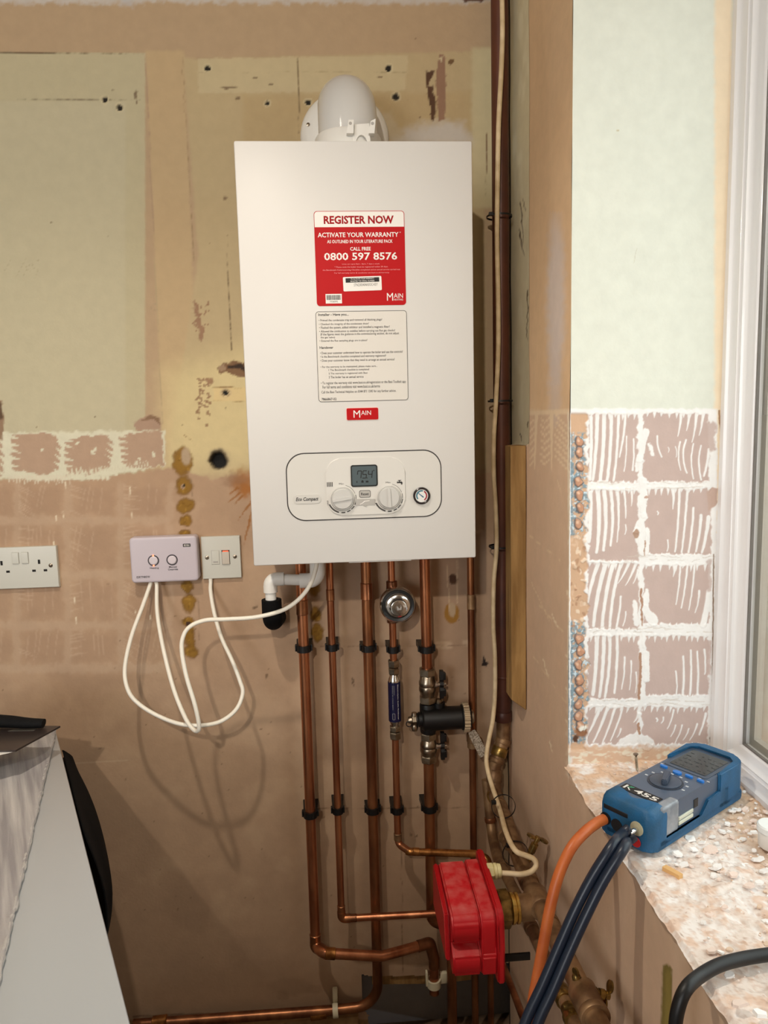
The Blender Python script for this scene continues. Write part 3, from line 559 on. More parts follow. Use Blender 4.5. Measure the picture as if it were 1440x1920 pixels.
# seven-segment digits 75.4 and small symbols
bm = B(); SEG = {'7': 'abcf', '5': 'afgcd', '4': 'fgbc'}
def bar(x, y, w, h, sh=.12): prism(bm, [(x-w/2+sh*(y-h/2), y-h/2), (x+w/2+sh*(y-h/2), y-h/2), (x+w/2+sh*(y+h/2), y+h/2), (x-w/2+sh*(y+h/2), y+h/2)], 0, .0002, DM)
dcx, dcz = f2(686, 889); DM = FM @ Matrix.Translation((dcx, dcz, .0059)); w, hh, th = .0064, .0062, .0014
for ch, ox in (('7', -.0115), ('5', -.0025), ('4', .0072)):
    for sgm in SEG[ch]:
        X, Y, ww, h2 = {'a': (0, hh, w, th), 'g': (0, 0, w, th), 'd': (0, -hh, w, th), 'b': (w/2, hh/2, th, hh), 'f': (-w/2, hh/2, th, hh), 'c': (w/2, -hh/2, th, hh)}[sgm]; bar(ox+X, Y, ww, h2)
bar(.0022, -hh, .0015, .0015); bar(.0128, hh, .0018, .0018)
for X, ww in ((-.016, .0015), (-.0065, .004), (.0015, .0045)): bar(X, -.0125, ww, .003, 0)
bar(-.0065, -.0105, .002, .0015, 0)
fin('display_digits', bm, M_INK, cpn)
for px, py, ang, nm in ((642, 934.5, 8, 'left'), (729, 932, 92, 'right')):
    kx, kz = f2(px, py); O = FM @ Vector((kx, kz, .004)); bm = B(); lathe(bm, [(.0205, 0), (.0205, .004), (.0195, .0055), (.0185, .0048), (.0175, .0075), (.0165, .0085), (0, .0088)], O, (0, -1, 0), 40)
    M = FM @ Matrix.Translation((kx, kz, .0085)) @ Matrix.Rotation(math.radians(ang), 4, 'Z')
    prism(bm, [(-.0165, -.0026), (.014, -.0026), (.0172, 0), (.014, .0026), (-.0165, .0026)], -.001, .0065, M)
    kn = fin('knob', bm, mat('knob_plastic', (196, 194, 190), .3), cpn, 40)
    bm = B()
    for a0, a1, wd in ((75, 20, .0006), (15, -5, .001), (-8, -28, .0014), (-34, -52, .0018), (-57, -72, .002), (-80, -96, .0022), (-106, -158, .0026)):
        P = []; Q = []
        for k in range(7): a = math.radians(a0+(a1-a0)*k/6); P.append((kx+.0232*math.cos(a), kz+.0232*math.sin(a))); Q.append((kx+(.0232+wd)*math.cos(a), kz+(.0232+wd)*math.sin(a)))
        prism(bm, P+Q[::-1], .0042, .0044, FM)
    fin('dial_scale', bm, M_INKG, cpn)
    link('dial_lettering', text_mesh([('Min', kx-.005, kx+.003, kz+.0245, kz+.0272)], FMo(.0045)), M_INKG, cpn)
    lm = text_mesh([('Max', -.004, .004, 0, .0026)], FMo(.0045) @ Matrix.Translation((kx-.0262, kz-.007, 0)) @ Matrix.Rotation(math.radians(-72), 4, 'Z')); link('dial_lettering', lm, M_INKG, cpn)
bm = B(); qx, qz = f2(618, 908)
for i in range(4): prism(bm, rrect(qx-.0045+i*.0027, qx-.0029+i*.0027, qz-.004, qz+.004, .0006, 2), .0042, .0044, FM)
fin('panel_symbol', bm, M_INKG, cpn); bm = B(); qx, qz = f2(749, 904); prism(bm, rrect(qx-.005, qx+.004, qz-.0015, qz+.0015, .0006, 2), .0042, .0044, FM); prism(bm, rrect(qx+.002, qx+.0048, qz-.004, qz+.0005, .0006, 2), .0042, .0044, FM); prism(bm, rrect(qx-.001, qx+.0006, qz, qz+.0035, .0004, 2), .0042, .0044, FM); prism(bm, rrect(qx-.0032, qx+.0028, qz+.003, qz+.0042, .0004, 2), .0042, .0044, FM)
fin('panel_symbol', bm, M_INKG, cpn)
r = bnd(674, 920, 694, 931); plate('reset_button', (r[0]-.0008, r[1]+.0008, r[2]-.0008, r[3]+.0008), .003, .004, .0046, M_DARK, cpn); plate('reset_button', r, .0025, .0044, .0058, M_GREY, cpn)
link('button_lettering', text_mesh([('Reset', r[0]+.0025, r[1]-.0025, r[2]+.003, r[3]-.003)], FMo(.0059), .02), M_INK, cpn)
a = f2(667, 935); b = f2(703, 935); c_ = f2(703, 946); d = f2(690, 946); e = f2(685, 949.5); g = f2(680, 946); h = f2(667, 947)
fin('service_flap', prism(B(), [h, g, e, d, c_, b, a], .0042, .0054, FM), M_GREY, cpn)
x, z = f2(684, 941); M = FMo(.0055) @ Matrix.Translation((x, z, 0)); bm = B(); prism(bm, [(-.009, -.004), (-.004, -.002), (0, .0012), (.008, .002), (.008, .003), (-.001, .0024), (-.005, -.001), (-.009, -.0028)], 0, .0002, M); fin('flap_mark', bm, M_PAPER, cpn)
gx, gz = f2(790, 929); O = FM @ Vector((gx, gz, .0018))
gg = fin('pressure_gauge', lathe(B(), [(.0148, 0), (.0148, .004), (.0128, .0055), (.0115, .0045), (.0115, .0022), (0, .0022)], O, (0, -1, 0), 40), mat('gauge_rim', (44, 38, 38), .25), cpn, 40)
fin('gauge_face', lathe(B(), [(.0113, .0022), (.0113, .003), (0, .003)], O, (0, -1, 0), 36), mat('gauge_white', (222, 220, 216), .4), cpn)
for nm, a0, a1, cc in (('gauge_arc', -60, 60, (150, 30, 46)), ('gauge_arc', 75, 220, (62, 116, 132))):
    P = []; Q = []
    for k in range(11): t = math.radians(a0+(a1-a0)*k/10); P.append((gx+.0074*math.cos(t), gz+.0074*math.sin(t))); Q.append((gx+.0098*math.cos(t), gz+.0098*math.sin(t)))
    fin(nm, prism(B(), P+Q[::-1], .0048, .005, FM), mat('arc%d' % a0, cc, .5), cpn)
M = FMo(.005) @ Matrix.Translation((gx, gz, 0)) @ Matrix.Rotation(math.radians(140), 4, 'Z'); fin('gauge_needle', prism(B(), [(-.004, -.001), (.0085, -.0003), (.0085, .0003), (-.004, .001)], 0, .0005, M), mat('needle_blue', (46, 96, 130), .4), cpn)
r = bnd(550, 928, 602, 943); plate('name_badge', r, .0068, .002, .0034, mat('badge_plastic', (200, 197, 191), .35), cpn)
link('badge_lettering', text_mesh([('Eco Compact', r[0]+.0042, r[1]-.0042, r[2]+.0028, r[3]-.0042)], FMo(.0036), .022, .25), M_INK, cpn)
# red warranty sticker
sx0, sz1 = f2(588, 396); sx1 = f2(760, 500)[0]; sz0 = f2(674, 573)[1]; sw = sx1-sx0; sh = sz1-sz0
st = plate('warranty_sticker', (sx0, sx1, sz0, sz1), .0055, .0001, .0006, M_RED, bo); st['label'] = 'red sticker reading REGISTER NOW'
hz = sz1-sh*.168; bm = prism(B(), [(sx0+.0009, hz), (sx1-.0009, hz)]+rrect(sx0+.0009, sx1-.0009, hz-.1, sz1-.0009, .005)[:14], .0005, .0008, FM); fin('sticker_header', bm, M_PAPER, st)
def S(s, a, b, t, u): return (s, sx0+sw*a, sx0+sw*b, sz1-sh*u, sz1-sh*t)
def px4(x0, y0, x1, y1): # box in the sticker close-up (1440 px = 220 px of the survey)
    return (x0-125)/1118, (x1-125)/1118, (y0-100)/1158, (y1-100)/1158
def SL(s, x0, y0, x1, y1): return S(s, *px4(x0, y0, x1, y1))
HB = .016
link('lettering', text_mesh([SL('REGISTER NOW', 245, 158, 1110, 258)], FMo(.0009), .034), M_REDI, st)
link('lettering', text_mesh([SL('ACTIVATE YOUR WARRANTY', 165, 360, 1165, 418), SL('*', 1178, 356, 1196, 376), SL('AS OUTLINED IN YOUR LITERATURE PACK', 278, 450, 1090, 490), SL('CALL FREE', 560, 538, 815, 582), SL('0800 597 8576', 236, 605, 1142, 698)], FMo(.0008), .018), M_PAPER, st)
link('small_print', text_mesh([SL('Lines are open 8am - 8pm, 7 days a week.', 455, 738, 925, 756), SL('* Please note the boiler must be registered within 30 days,', 360, 772, 1025, 794), SL('the Benchmark Commissioning Checklist completed and an annual service carried out', 212, 808, 1175, 830), SL('For full warranty terms & conditions see baxi.co.uk/warranty', 355, 846, 1038, 866)], FMo(.0008)), mat('pink_print', (232, 150, 150), .5), st)
def ML(x0, y0, x1, y1, f): # the badge word with its tall first letter
    w_ = x1-x0; return [f('M', x0, y0, x0+w_*.38, y1), f('AIN', x0+w_*.43, y0+(y1-y0)*.06, x1, y0+(y1-y0)*.66)]
link('maker_lettering', text_mesh(ML(1003, 1108, 1205, 1202, SL)+[SL('HEATING', 1088, 1180, 1205, 1202)], FMo(.0008), .0), M_PAPER, st)
def SR(x0, y0, x1, y1): a = px4(x0, y0, x1, y1); return sx0+sw*a[0], sx0+sw*a[1], sz1-sh*a[3], sz1-sh*a[2]
cx, cz = (SR(460, 895, 940, 1080)[0]+SR(460, 895, 940, 1080)[1])/2, (SR(460, 895, 940, 1080)[2]+SR(460, 895, 940, 1080)[3])/2
TM = FM @ Matrix.Translation((cx, cz, 0)) @ Matrix.Rotation(math.radians(1.2), 4, 'Z') @ Matrix.Translation((-cx, -cz, 0))
r = SR(460, 900, 940, 1076); fin('serial_label', prism(B(), rrect(*r, .0018, 3), .0006, .001, TM), M_PAPER, st)
r2 = SR(492, 915, 912, 970); fin('serial_band', prism(B(), [(r2[0], r2[2]), (r2[1], r2[2]), (r2[1], r2[3]), (r2[0], r2[3])], .001, .0012, TM), M_INK, st)
link('lettering', text_mesh([SL('TO ACTIVATE YOUR WARRANTY', 555, 918, 850, 936), SL('REGISTER THE SERIAL NUMBER', 552, 946, 852, 964)], TM @ Matrix.Translation((0, 0, .0013))), M_PAPER, st)
link('lettering', text_mesh([SL('STN2303404A3OC-KEY', 592, 985, 890, 1018)], TM @ Matrix.Translation((0, 0, .0012))), M_INKG, st)
r = SR(236, 1110, 438, 1228); fin('barcode_label', prism(B(), [(r[0], r[2]), (r[1], r[2]), (r[1], r[3]), (r[0], r[3])], .0006, .0009, FM), M_PAPER, st)
bm = B(); rd = random.Random(6); r = SR(250, 1124, 424, 1184); xx = r[0]
while xx < r[1]-.0006:
    w_ = rd.choice([.0003, .0005, .0008]); prism(bm, [(xx, r[2]), (xx+w_, r[2]), (xx+w_, r[3]), (xx, r[3])], .0009, .0011, FM); xx += w_+rd.choice([.0003, .0004, .0006])
fin('barcode', bm, M_INK, st)
link('lettering', text_mesh([SL('7726592', 288, 1194, 386, 1214)], FMo(.0011)), M_INK, st)
# white installer sticker
ix0 = f2(594, 660)[0]; ix1 = f2(764, 660)[0]; iz1 = f2(678, 583)[1]; iz0 = f2(682, 752)[1]
ins = plate('installer_sticker', (ix0, ix1, iz0, iz1), .0055, .0001, .0006, mat('sticker_white', (211, 206, 198), .45), bo)
bm = B(); o_ = rrect(ix0, ix1, iz0, iz1, .0055); i_ = rrect(ix0+.0008, ix1-.0008, iz0+.0008, iz1-.0008, .0048)
va = [bm.verts.new(FM @ Vector((x, y, .0008))) for x, y in o_]; vb = [bm.verts.new(FM @ Vector((x, y, .0008))) for x, y in i_]
for k in range(len(va)): bm.faces.new((va[k], va[(k+1) % len(va)], vb[(k+1) % len(va)], vb[k]))
fin('border_line', bm, M_INKG, ins)
def IL(s, x0, y0, x1, y1):  # box in the installer close-up: straightened for its slant
    L_, R_ = 150+(y0-95)*.045, 1245+(y0-80)*.034; q = lambda x: ix0+(x-L_)/(R_-L_)*(ix1-ix0); sk = lambda x, y: y-92+(x-150)/1095*20
    return (s, q(x0), q(x1), iz1-sk((x0+x1)/2, y1)/1128*(iz1-iz0), iz1-sk((x0+x1)/2, y0)/1128*(iz1-iz0))
for h_ in (('Installer - Have you...', 185, 112, 548, 152), ('Handover', 205, 520, 368, 552), ('7866867-02', 235, 1166, 414, 1198)): link('heading_lettering', text_mesh([IL(*h_)], FMo(.0008), .018), M_INK, ins)
body = [('\u2022 Primed the condensate trap and removed all blanking plugs?', 190, 180, 950, 214), ('\u2022 Checked the integrity of the condensate drain?', 193, 230, 790, 262), ('\u2022 Flushed the system, added inhibitor and installed a magnetic filter?', 196, 268, 1042, 306), ('\u2022 Allowed the combustion to stabilise before carrying out flue gas checks?', 198, 315, 1108, 350), ('(If the figures meet the guidance in the commissioning section, do not adjust', 212, 350, 1156, 388), ('the gas valve)', 215, 398, 386, 428), ('\u2022 Ensured the flue sampling plugs are in place?', 204, 436, 775, 468),
        ('\u2022 Does your customer understand how to operate the boiler and use the controls?', 210, 580, 1205, 620), ('\u2022 Is the Benchmark checklist completed and warranty registered?', 212, 630, 1003, 665), ('\u2022 Does your customer know that they need to arrange an annual service?', 215, 676, 1108, 714), ('\u2022 For the warranty to be maintained, please make sure...', 218, 760, 900, 792), ('1 The Benchmark checklist is completed', 315, 800, 800, 832), ('2 The warranty is registered with Baxi', 316, 845, 782, 874), ('3 The boiler has an annual service', 318, 888, 735, 918),
        ('\u2022 To register the warranty visit www.baxi.co.uk/registration or the Baxi Toolbelt app', 225, 955, 1245, 998), ('For full terms and conditions visit www.baxi.co.uk/terms', 245, 1006, 935, 1044), ('Call the Baxi Technical Helpline on 0344 871 1545 for any further advice.', 232, 1070, 1130, 1112)]
link('lettering', text_mesh([IL(*b_) for b_ in body], FMo(.0008), .005), mat('text_ink', (36, 35, 35), .7), ins)
mx0 = f2(650, 776)[0]; mx1 = f2(709, 776)[0]; mz1 = f2(679, 765)[1]; mz0 = f2(679, 787)[1]
mb = plate('brand_badge', (mx0, mx1, mz0, mz1), .0022, .0001, .0016, M_RED, bo)
fin('badge_edge', prism(B(), rrect(mx0-.0008, mx1+.0008, mz0-.0008, mz1+.0008, .0028), .0, .0008, FM), mat('badge_edge_pink', (236, 196, 190), .5), mb)
MB_ = lambda s, x0, y0, x1, y1: (s, mx0+(x0-520)/395*(mx1-mx0), mx0+(x1-520)/395*(mx1-mx0), mz1-(y1-1265)/160*(mz1-mz0), mz1-(y0-1265)/160*(mz1-mz0))
link('badge_lettering', text_mesh(ML(605, 1296, 825, 1394, MB_), FMo(.0018)), M_PAPER, mb)

# ================================================================== flue
fx = at(652, 240, y=-.14).x; fl = thing('flue', 'white plastic flue elbow leaving the boiler top for a round wall plate', 'flue', (fx, -.14, 1.98))
fzc = 2.106; R_ = .0535
fin('flue_elbow', tube(B(), fillet([(fx, -.14, 1.981), (fx, -.14, fzc), (fx, -.004, fzc)], .057, 16), R_, 40), mat('gloss_plastic', (212, 211, 208), .16), fl, 50)
fin('wall_plate', lathe(B(), [(.0, .001), (.088, .001), (.088, .006), (.084, .014), (.072, .022), (.056, .024), (0, .026)], (.189, 0, fzc-.022), (0, -1, 0), 56), M_PLAST, fl, 40)
bm = B(); lathe(bm, [(.0545, 0), (.0600, 0), (.0600, .050), (.0575, .054), (.0545, .054)], (fx, -.14, 1.981), (0, 0, 1), 48)
cb = fin('clamp_collar', bm, M_PLAST, fl, 40)
ca = at(664, 250, y=-.20)
for k, px in enumerate((656, 697)):
    q = at(px, 252, y=-.202); bm = B(); prism(bm, [(-.006, 0), (.006, 0), (.007, .022), (-.002, .022)] if k == 0 else [(-.006, 0), (.004, 0), (.007, .024), (-.002, .020)], -.004, .014, Matrix(((1, 0, 0, q.x), (0, 0, -1, q.y+.004), (0, 1, 0, 2.018), (0, 0, 0, 1)))); fin('clamp_lug', bm, M_PLAST, fl)
    fin('screw', lathe(B(), [(.0026, 0), (.0026, .0012), (0, .0014)], (q.x+.001, q.y-.0095, 2.034), (0, -1, 0), 14), M_GREY, fl)
bm = B(); q0 = at(660, 250, y=-.2).x; q1 = at(695, 250, y=-.2).x; prism(bm, [(q0, 1.9815), (q0+.002, 2.036), (q1-.002, 2.038), (q1, 1.9815), (q1-.010, 1.9815)]+[((q0+q1)/2+.0095*math.cos(t), 2.006+.013*math.sin(t)) for t in [PI*k/8 for k in range(9)]]+[(q0+.010, 1.9815)], .196, .202, FM @ Matrix.Translation((0, 0, FY))); fin('clamp_bridge', bm, M_PLAST, fl)
for a in (115, 205): fin('screw', lathe(B(), [(.0035, 0), (.0035, .002), (0, .003)], (.189+.074*math.cos(math.radians(a+50)), -.021, fzc-.022+.074*math.sin(math.radians(a+50))), (0, -1, 0), 12), M_NICK, fl) if a == 115 else None

# ================================================================== pipework below the boiler
def ring(bm, o, ax, r, h): lathe(bm, [(r*.96, -h/2), (r, -h/2+.001), (r, h/2-.001), (r*.96, h/2)], o, ax, 24)
def pipe(name, label, path, r, m, fit=(), fitr=1.14, nb=18, cat='pipe'):
    """fit: (point, axis, length) soldered couplings"""
    t = thing(name, label, cat, path[0]); fin('tube', tube(B(), path, r, nb), m, t, 60)
    for o, ax, h, mm in fit:
        bm = B(); rr = r*fitr; lathe(bm, [(r*1.01, -h/2-.0012), (rr, -h/2), (rr*.985, -h/2+.004), (rr*.985, h/2-.004), (rr, h/2), (r*1.01, h/2+.0012)], o, ax, 24); fin('coupling', bm, mm, t, 40)
    return t
def elbow(t, path, r, m): fin('elbow', tube(B(), path, r, 18), m, t, 60)
ZT = 1.2797
X1 = W(579, 1450, .05).x; X2 = W(631, 1450, .056).x; X3 = W(697, 1450, .032).x; X4 = W(743, 1450, .05).x; X5 = W(807, 1600, .05).x; X6 = W(886, 1400, .035).x
UP = Vector((0, 0, 1))
# left 22 mm pipe: down, forward round the elbow, across the third pipe and down through the hole
z1 = W(592, 1775, .05).z; e1 = Vector((X1, -.05, z1)); a1 = W(606, 1787, .085); b1 = W(716, 1793, .085); c1 = W(806, 1768, .052); d1 = Vector((c1.x+.008, -.05, .24))
P1 = fillet([(X1, -.05, ZT), (X1, -.05, z1), a1, b1, c1, (c1.x+.009, -.05, c1.z-.03), d1], [.016, .016, .05, .02, .02], 7)
t1 = pipe('copper_pipe', 'leftmost thick copper pipe under the boiler, turning right above the floor', P1, .011, M_COP, [(Vector((X1, -.05, W(569, 1138, .05).z)), UP, .03, M_COPD), (Vector((X1, -.05, z1+.02)), UP, .020, M_COPD), (a1+(b1-a1)*.12, (b1-a1), .02, M_COPG), (c1-(c1-b1).normalized()*.02, (c1-b1), .018, M_COPD), (Vector((c1.x+.009, -.05, c1.z-.05)), UP, .022, M_COPD)])
elbow(t1, fillet([(X1, -.05, z1+.012), (X1, -.05, z1), a1+(b1-a1)*.07], .017, 8), .0128, M_COPD)
fin('elbow', tube(B(), fillet([c1-(c1-b1).normalized()*.012, c1, (c1.x+.009, -.05, c1.z-.04)], .018, 8), .0128, 18), M_COPD, t1, 60)
# second pipe 15 mm
z2 = W(645, 1722, .056).z; e2 = W(830, 1712, .078)
P2 = fillet([(X2, -.056, ZT), (X2, -.056, z2), e2], .013, 8); u2 = (e2-Vector((X2, -.056, z2))).normalized()
t2 = pipe('copper_pipe', 'thin second copper pipe from the left, turning right towards the red housing', P2, .0076, M_COP, [(Vector((X2, -.056, W(622, 1115, .056).z)), UP, .022, M_COPD), (Vector((X2, -.056, z2+.024)), UP, .014, M_COPD), (Vector((X2, -.056, z2))+u2*.026, u2, .013, M_COPD), (e2-Vector((.006, 0, 0)), (1, 0, 0), .016, M_BRASS)])
elbow(t2, fillet([(X2, -.056, z2+.017), (X2, -.056, z2), Vector((X2, -.056, z2))+u2*.02], .012, 8), .0094, M_COPD)
# third pipe 22 mm, sweeping left at skirting height
z3 = W(640, 1893, .032).z
P3 = fillet([(X3, -.032, ZT), (X3, -.032, z3+.004), (W(620, 1896, .032).x, -.032, z3), (W(250, 1921, .032).x, -.032, W(250, 1921, .032).z)], [.062, .5], 12)
t3 = pipe('copper_pipe', 'third thick copper pipe, darker, sweeping left along the foot of the wall', P3, .0112, M_COPD, [(Vector((X3, -.032, W(688, 1108, .032).z)), UP, .034, M_COP), (W(597, 1901, .032), (1, 0, .06), .034, M_COPG), (W(300, 1915, .032), (1, 0, .06), .03, M_COPG)])
# fourth pipe 15 mm with the scale reducer
z4 = W(749, 1582, .05).z; e4 = W(893, 1601, .080); zu = W(741, 1243, .05).z; zl = W(746, 1385, .05).z
t4 = pipe('copper_pipe', 'short thin copper pipe between boiler, chrome disc and blue cylinder', [(X4, -.05, ZT), (X4, -.05, zu-.01)], .0076, M_COP)
P4 = fillet([(X4, -.05, zl+.01), (X4, -.05, z4), W(768, 1597, .074), e4, W(914, 1610, .09), W(918, 1632, .10)], [.013, .012, .016, .012], 7)
t5 = pipe('copper_pipe', 'thin copper pipe below the blue cylinder, turning right behind the red housing', P4, .0076, M_COP, [(Vector((X4, -.05, W(750, 1568, .05).z)), UP, .014, M_BRONZE), (W(780, 1597, .0745), e4-W(768, 1597, .074), .013, M_COPG), (e4-Vector((.006, -.001, 0)), e4-W(768, 1597, .074), .014, M_COPG)])
fin('tube', tube(B(), fillet([W(764, 1596.5, .070), W(768, 1597, .074), e4, W(914, 1610, .09), W(918, 1632, .10)], [.01, .016, .012], 7), .0079, 18), M_COPG, t5, 60)
# fifth pipe 22 mm with filter and valves
vz = [W(806, 1252, .05).z, W(807, 1318, .05).z, W(808, 1372, .05).z, W(809, 1428, .05).z]
t6 = pipe('copper_pipe', 'thick copper pipe from the boiler down to the upper valve of the black filter', fillet([(W(796, 1060, .05).x, -.05, ZT), (W(798, 1140, .05).x, -.05, W(798, 1140, .05).z), (X5, -.05, W(806, 1215, .05).z), (X5, -.05, vz[0]-.01)], [.2, .2], 6), .0112, M_COP)
z5 = W(810, 1726, .05).z
t7 = pipe('copper_pipe', 'thick copper pipe running down from the lower valve of the black filter', fillet([(X5, -.05, vz[3]+.01), (X5, -.05, z5), (X5+.045, -.05, z5-.022)], .02, 8), .0116, M_COPD, [(Vector((X5+.002, -.05, z5+.016)), UP, .022, M_COPD), (Vector((X5+.03, -.05, z5-.0145)), (2, 0, -1), .016, M_COPD)])
# sixth pipe in the corner
t8 = pipe('copper_pipe', 'dull thin copper pipe nearest the corner, with a lever cock halfway down', [(X6, -.035, ZT), (X6, -.035, .12)], .0078, M_COPD, [(Vector((X6, -.035, W(885, 1128, .035).z)), UP, .03, M_BRONZE)])
# tails below the red housing
for i, (px, py, lab, r, dd) in enumerate(((847, 1830, 'thick copper pipe tail under the red housing, beside the white clip', .0108, .06), (920, 1830, 'thin copper pipe tail at the right end of the gap in the wall', .0072, .03))):
    q = W(px, py, dd); pipe('copper_pipe', lab, [(q.x, -dd, q.z+.10), (q.x, -dd, .12)], r, M_COPD)
q = W(866, 1860, .02); q2 = W(948, 1838, .30)
# brown corner pipe (35 mm) with its offset, then the long run along the right wall
Xb = at(940, 700, y=-.04).x; rB = .0168
kz0 = W(944, 1340, .04).z; kz1 = W(932, 1392, .05).z
BXr = .46
def along(y): return Vector((BXr, y, .716-.0758*(y+.35)))
BZ = .716
t9 = thing('metal_pipe', 'thick brown painted pipe standing in the corner right of the boiler', 'pipe', (Xb, -.04, kz0))
fin('tube', tube(B(), [(Xb, -.04, 2.45), (Xb, -.04, kz0+.006)], rB, 24), M_BROWN, t9, 60)
bm = B(); ring(bm, (Xb, -.04, W(940, 1268, .04).z), UP, rB*1.04, .006); fin('joint_ring', bm, M_BROWN, t9, 40)
kk = [Vector((Xb, -.04, kz0+.004)), Vector((Xb-.001, -.042, kz1)), W(926, 1440, .058), W(927, 1490, .078), at(947, 1535, x=BXr)]
PB = fillet(kk+[along(-.35), along(-1.02)], [.05, .05, .05, .06, .4], 8)
t10 = thing('metal_pipe', 'long weathered thick pipe running forward along the right wall', 'pipe', along(-.6))
fin('tube', tube(B(), PB, .0146, 24), M_BRONZE, t10, 60)
def kr(a, b, f, r, h, m, nm='coupling'):
    bm = B(); o = kk[a].lerp(kk[b], f); ring(bm, o, kk[b]-kk[a], r, h); fin(nm, bm, m, t10, 40)
kr(0, 1, .10, .0188, .022, M_BROWN); kr(1, 2, .02, .0172, .012, M_BRONZE, 'joint_ring'); kr(1, 2, .40, .0174, .020, M_BRASS); kr(1, 2, .72, .0168, .010, M_BRONZE, 'joint_ring'); kr(2, 3, .3, .0170, .026, M_BRONZE); kr(3, 4, .05, .0172, .012, M_BRASS, 'joint_ring'); kr(3, 4, .5, .0166, .014, M_BRONZE, 'joint_ring')
def yd(py, f=along):
    lo, hi = -1.1, -.05
    for _ in range(40):
        mid = (lo+hi)/2
        if uv(np.array(f(mid)))[1] > py: lo = mid
        else: hi = mid
    return (lo+hi)/2
for y_, r_, h_, nm in ((1568, .0168, .010, 'joint_ring'), (1580, .0158, .008, 'joint_ring'), (1648, .0172, .034, 'coupling'), (1690, .0196, .050, 'coupling'), (1732, .0166, .010, 'joint_ring'), (1880, .0196, .050, 'coupling'), (1905, .0204, .012, 'joint_ring')):
    bm = B(); ring(bm, along(yd(y_)), (0, 1, -.0758), r_, h_); fin(nm, bm, M_BRONZE, t10, 40)
# lower pipe of the right-hand run
C0 = at(912, 1462, y=-.030); C1 = at(922, 1566, y=-.050); XC = .458
def low(y): return Vector((XC, y, .6305-.0987*(y+.219)))
C2 = Vector((XC-.004, -.16, low(-.16).z))
PC = fillet([C0, C1, C2, low(-.3), low(-.97)], [.04, .03, .2], 8)
t11 = thing('metal_pipe', 'narrower weathered pipe on the right wall, below the long thick one', 'pipe', low(-.6)); fin('tube', tube(B(), PC, .0105, 20), M_BRONZE, t11, 60)
for y_ in (1625, 1690, 1740, 1862, 1872):
    bm = B(); ring(bm, low(yd(y_, low)), (0, 1, -.0987), .0128 if y_ < 1800 else .0138, .014); fin('joint_ring', bm, M_BRONZE if y_ < 1800 else M_BRASS, t11, 40)
bm = B(); ring(bm, C0.lerp(C1, .72), C1-C0, .0125, .010); fin('joint_ring', bm, M_COPD, t11, 40)
q = at(948, 1835, x=.50); t12 = pipe('copper_pipe', 'thin bright copper pipe sloping down the right wall under the red housing', [at(940, 1800, x=.500), at(1000, 1960, x=.492)], .0076, M_COP)
# brass test cocks on the long pipe
for i, (hc, lab) in enumerate(((at(1008, 1572, x=.491), 'brass tap with an upright butterfly handle on the long pipe, further away'), (at(1138, 1866, x=.491), 'brass tap with an upright butterfly handle on the long pipe, nearest the camera'))):
    ap = along(hc.y); o = Vector((BXr+.010, hc.y, ap.z+.006)); ax_ = hc-o; L_ = ax_.length; u_ = ax_.normalized()
    t = thing('drain_cock', lab, 'tap', o)
    bm = B(); lathe(bm, [(.0072, 0), (.0072, L_*.25), (.0052, L_*.27), (.0052, L_*.42), (.0068, L_*.45), (.0068, L_*.78), (.004, L_*.8), (.004, L_)], o, u_, 16); fin('tap_body', bm, M_BRASS, t, 40)
    bm = B(); vv = Vector((0, 0, 1)); vv = (vv-u_*vv.dot(u_)).normalized()
    for sg in (1, -1): lathe(bm, [(0, -.002), (.005, -.002), (.0085, -.0012), (.0085, .0012), (.005, .002), (0, .002)], hc+vv*sg*.0130, u_, 18)
    lathe(bm, [(0, -.003), (.0055, -.003), (.0055, .003), (0, .0035)], hc, u_, 16); fin('butterfly_handle', bm, M_BRASS, t, 40)
    bm = B(); q = Vector((BXr-.006, hc.y+.014, ap.z+.0125)); lathe(bm, [(.006, 0), (.006, .007), (.004, .010), (0, .011)], q, (-.2, .1, 1), 14); lathe(bm, [(0, -.0015), (.006, -.0015), (.006, .0015), (0, .0015)], q+Vector((-.002, 0, .013)), (1, .4, 0), 14); fin('vent_screw', bm, M_BRASS, t, 40)
lq = low(yd(1905, low)); t = thing('drain_cock', 'small brass cock on the narrower lower pipe at the picture foot', 'tap', lq); bm = B(); lathe(bm, [(.0145, -.012), (.0145, .0), (.0118, .002), (.0118, .016)], lq, (0, 1, -.1), 20); fin('tap_body', bm, M_BRASS, t, 40)
bm = B(); bx(bm, lq+Vector((-.004, -.004, .0195)), (.022, .009, .007), .002); lathe(bm, [(.005, .010), (.005, .018)], lq+Vector((-.002, -.004, 0)), (0, 0, 1), 12); fin('tap_lever', bm, M_BRASS, t, 40)

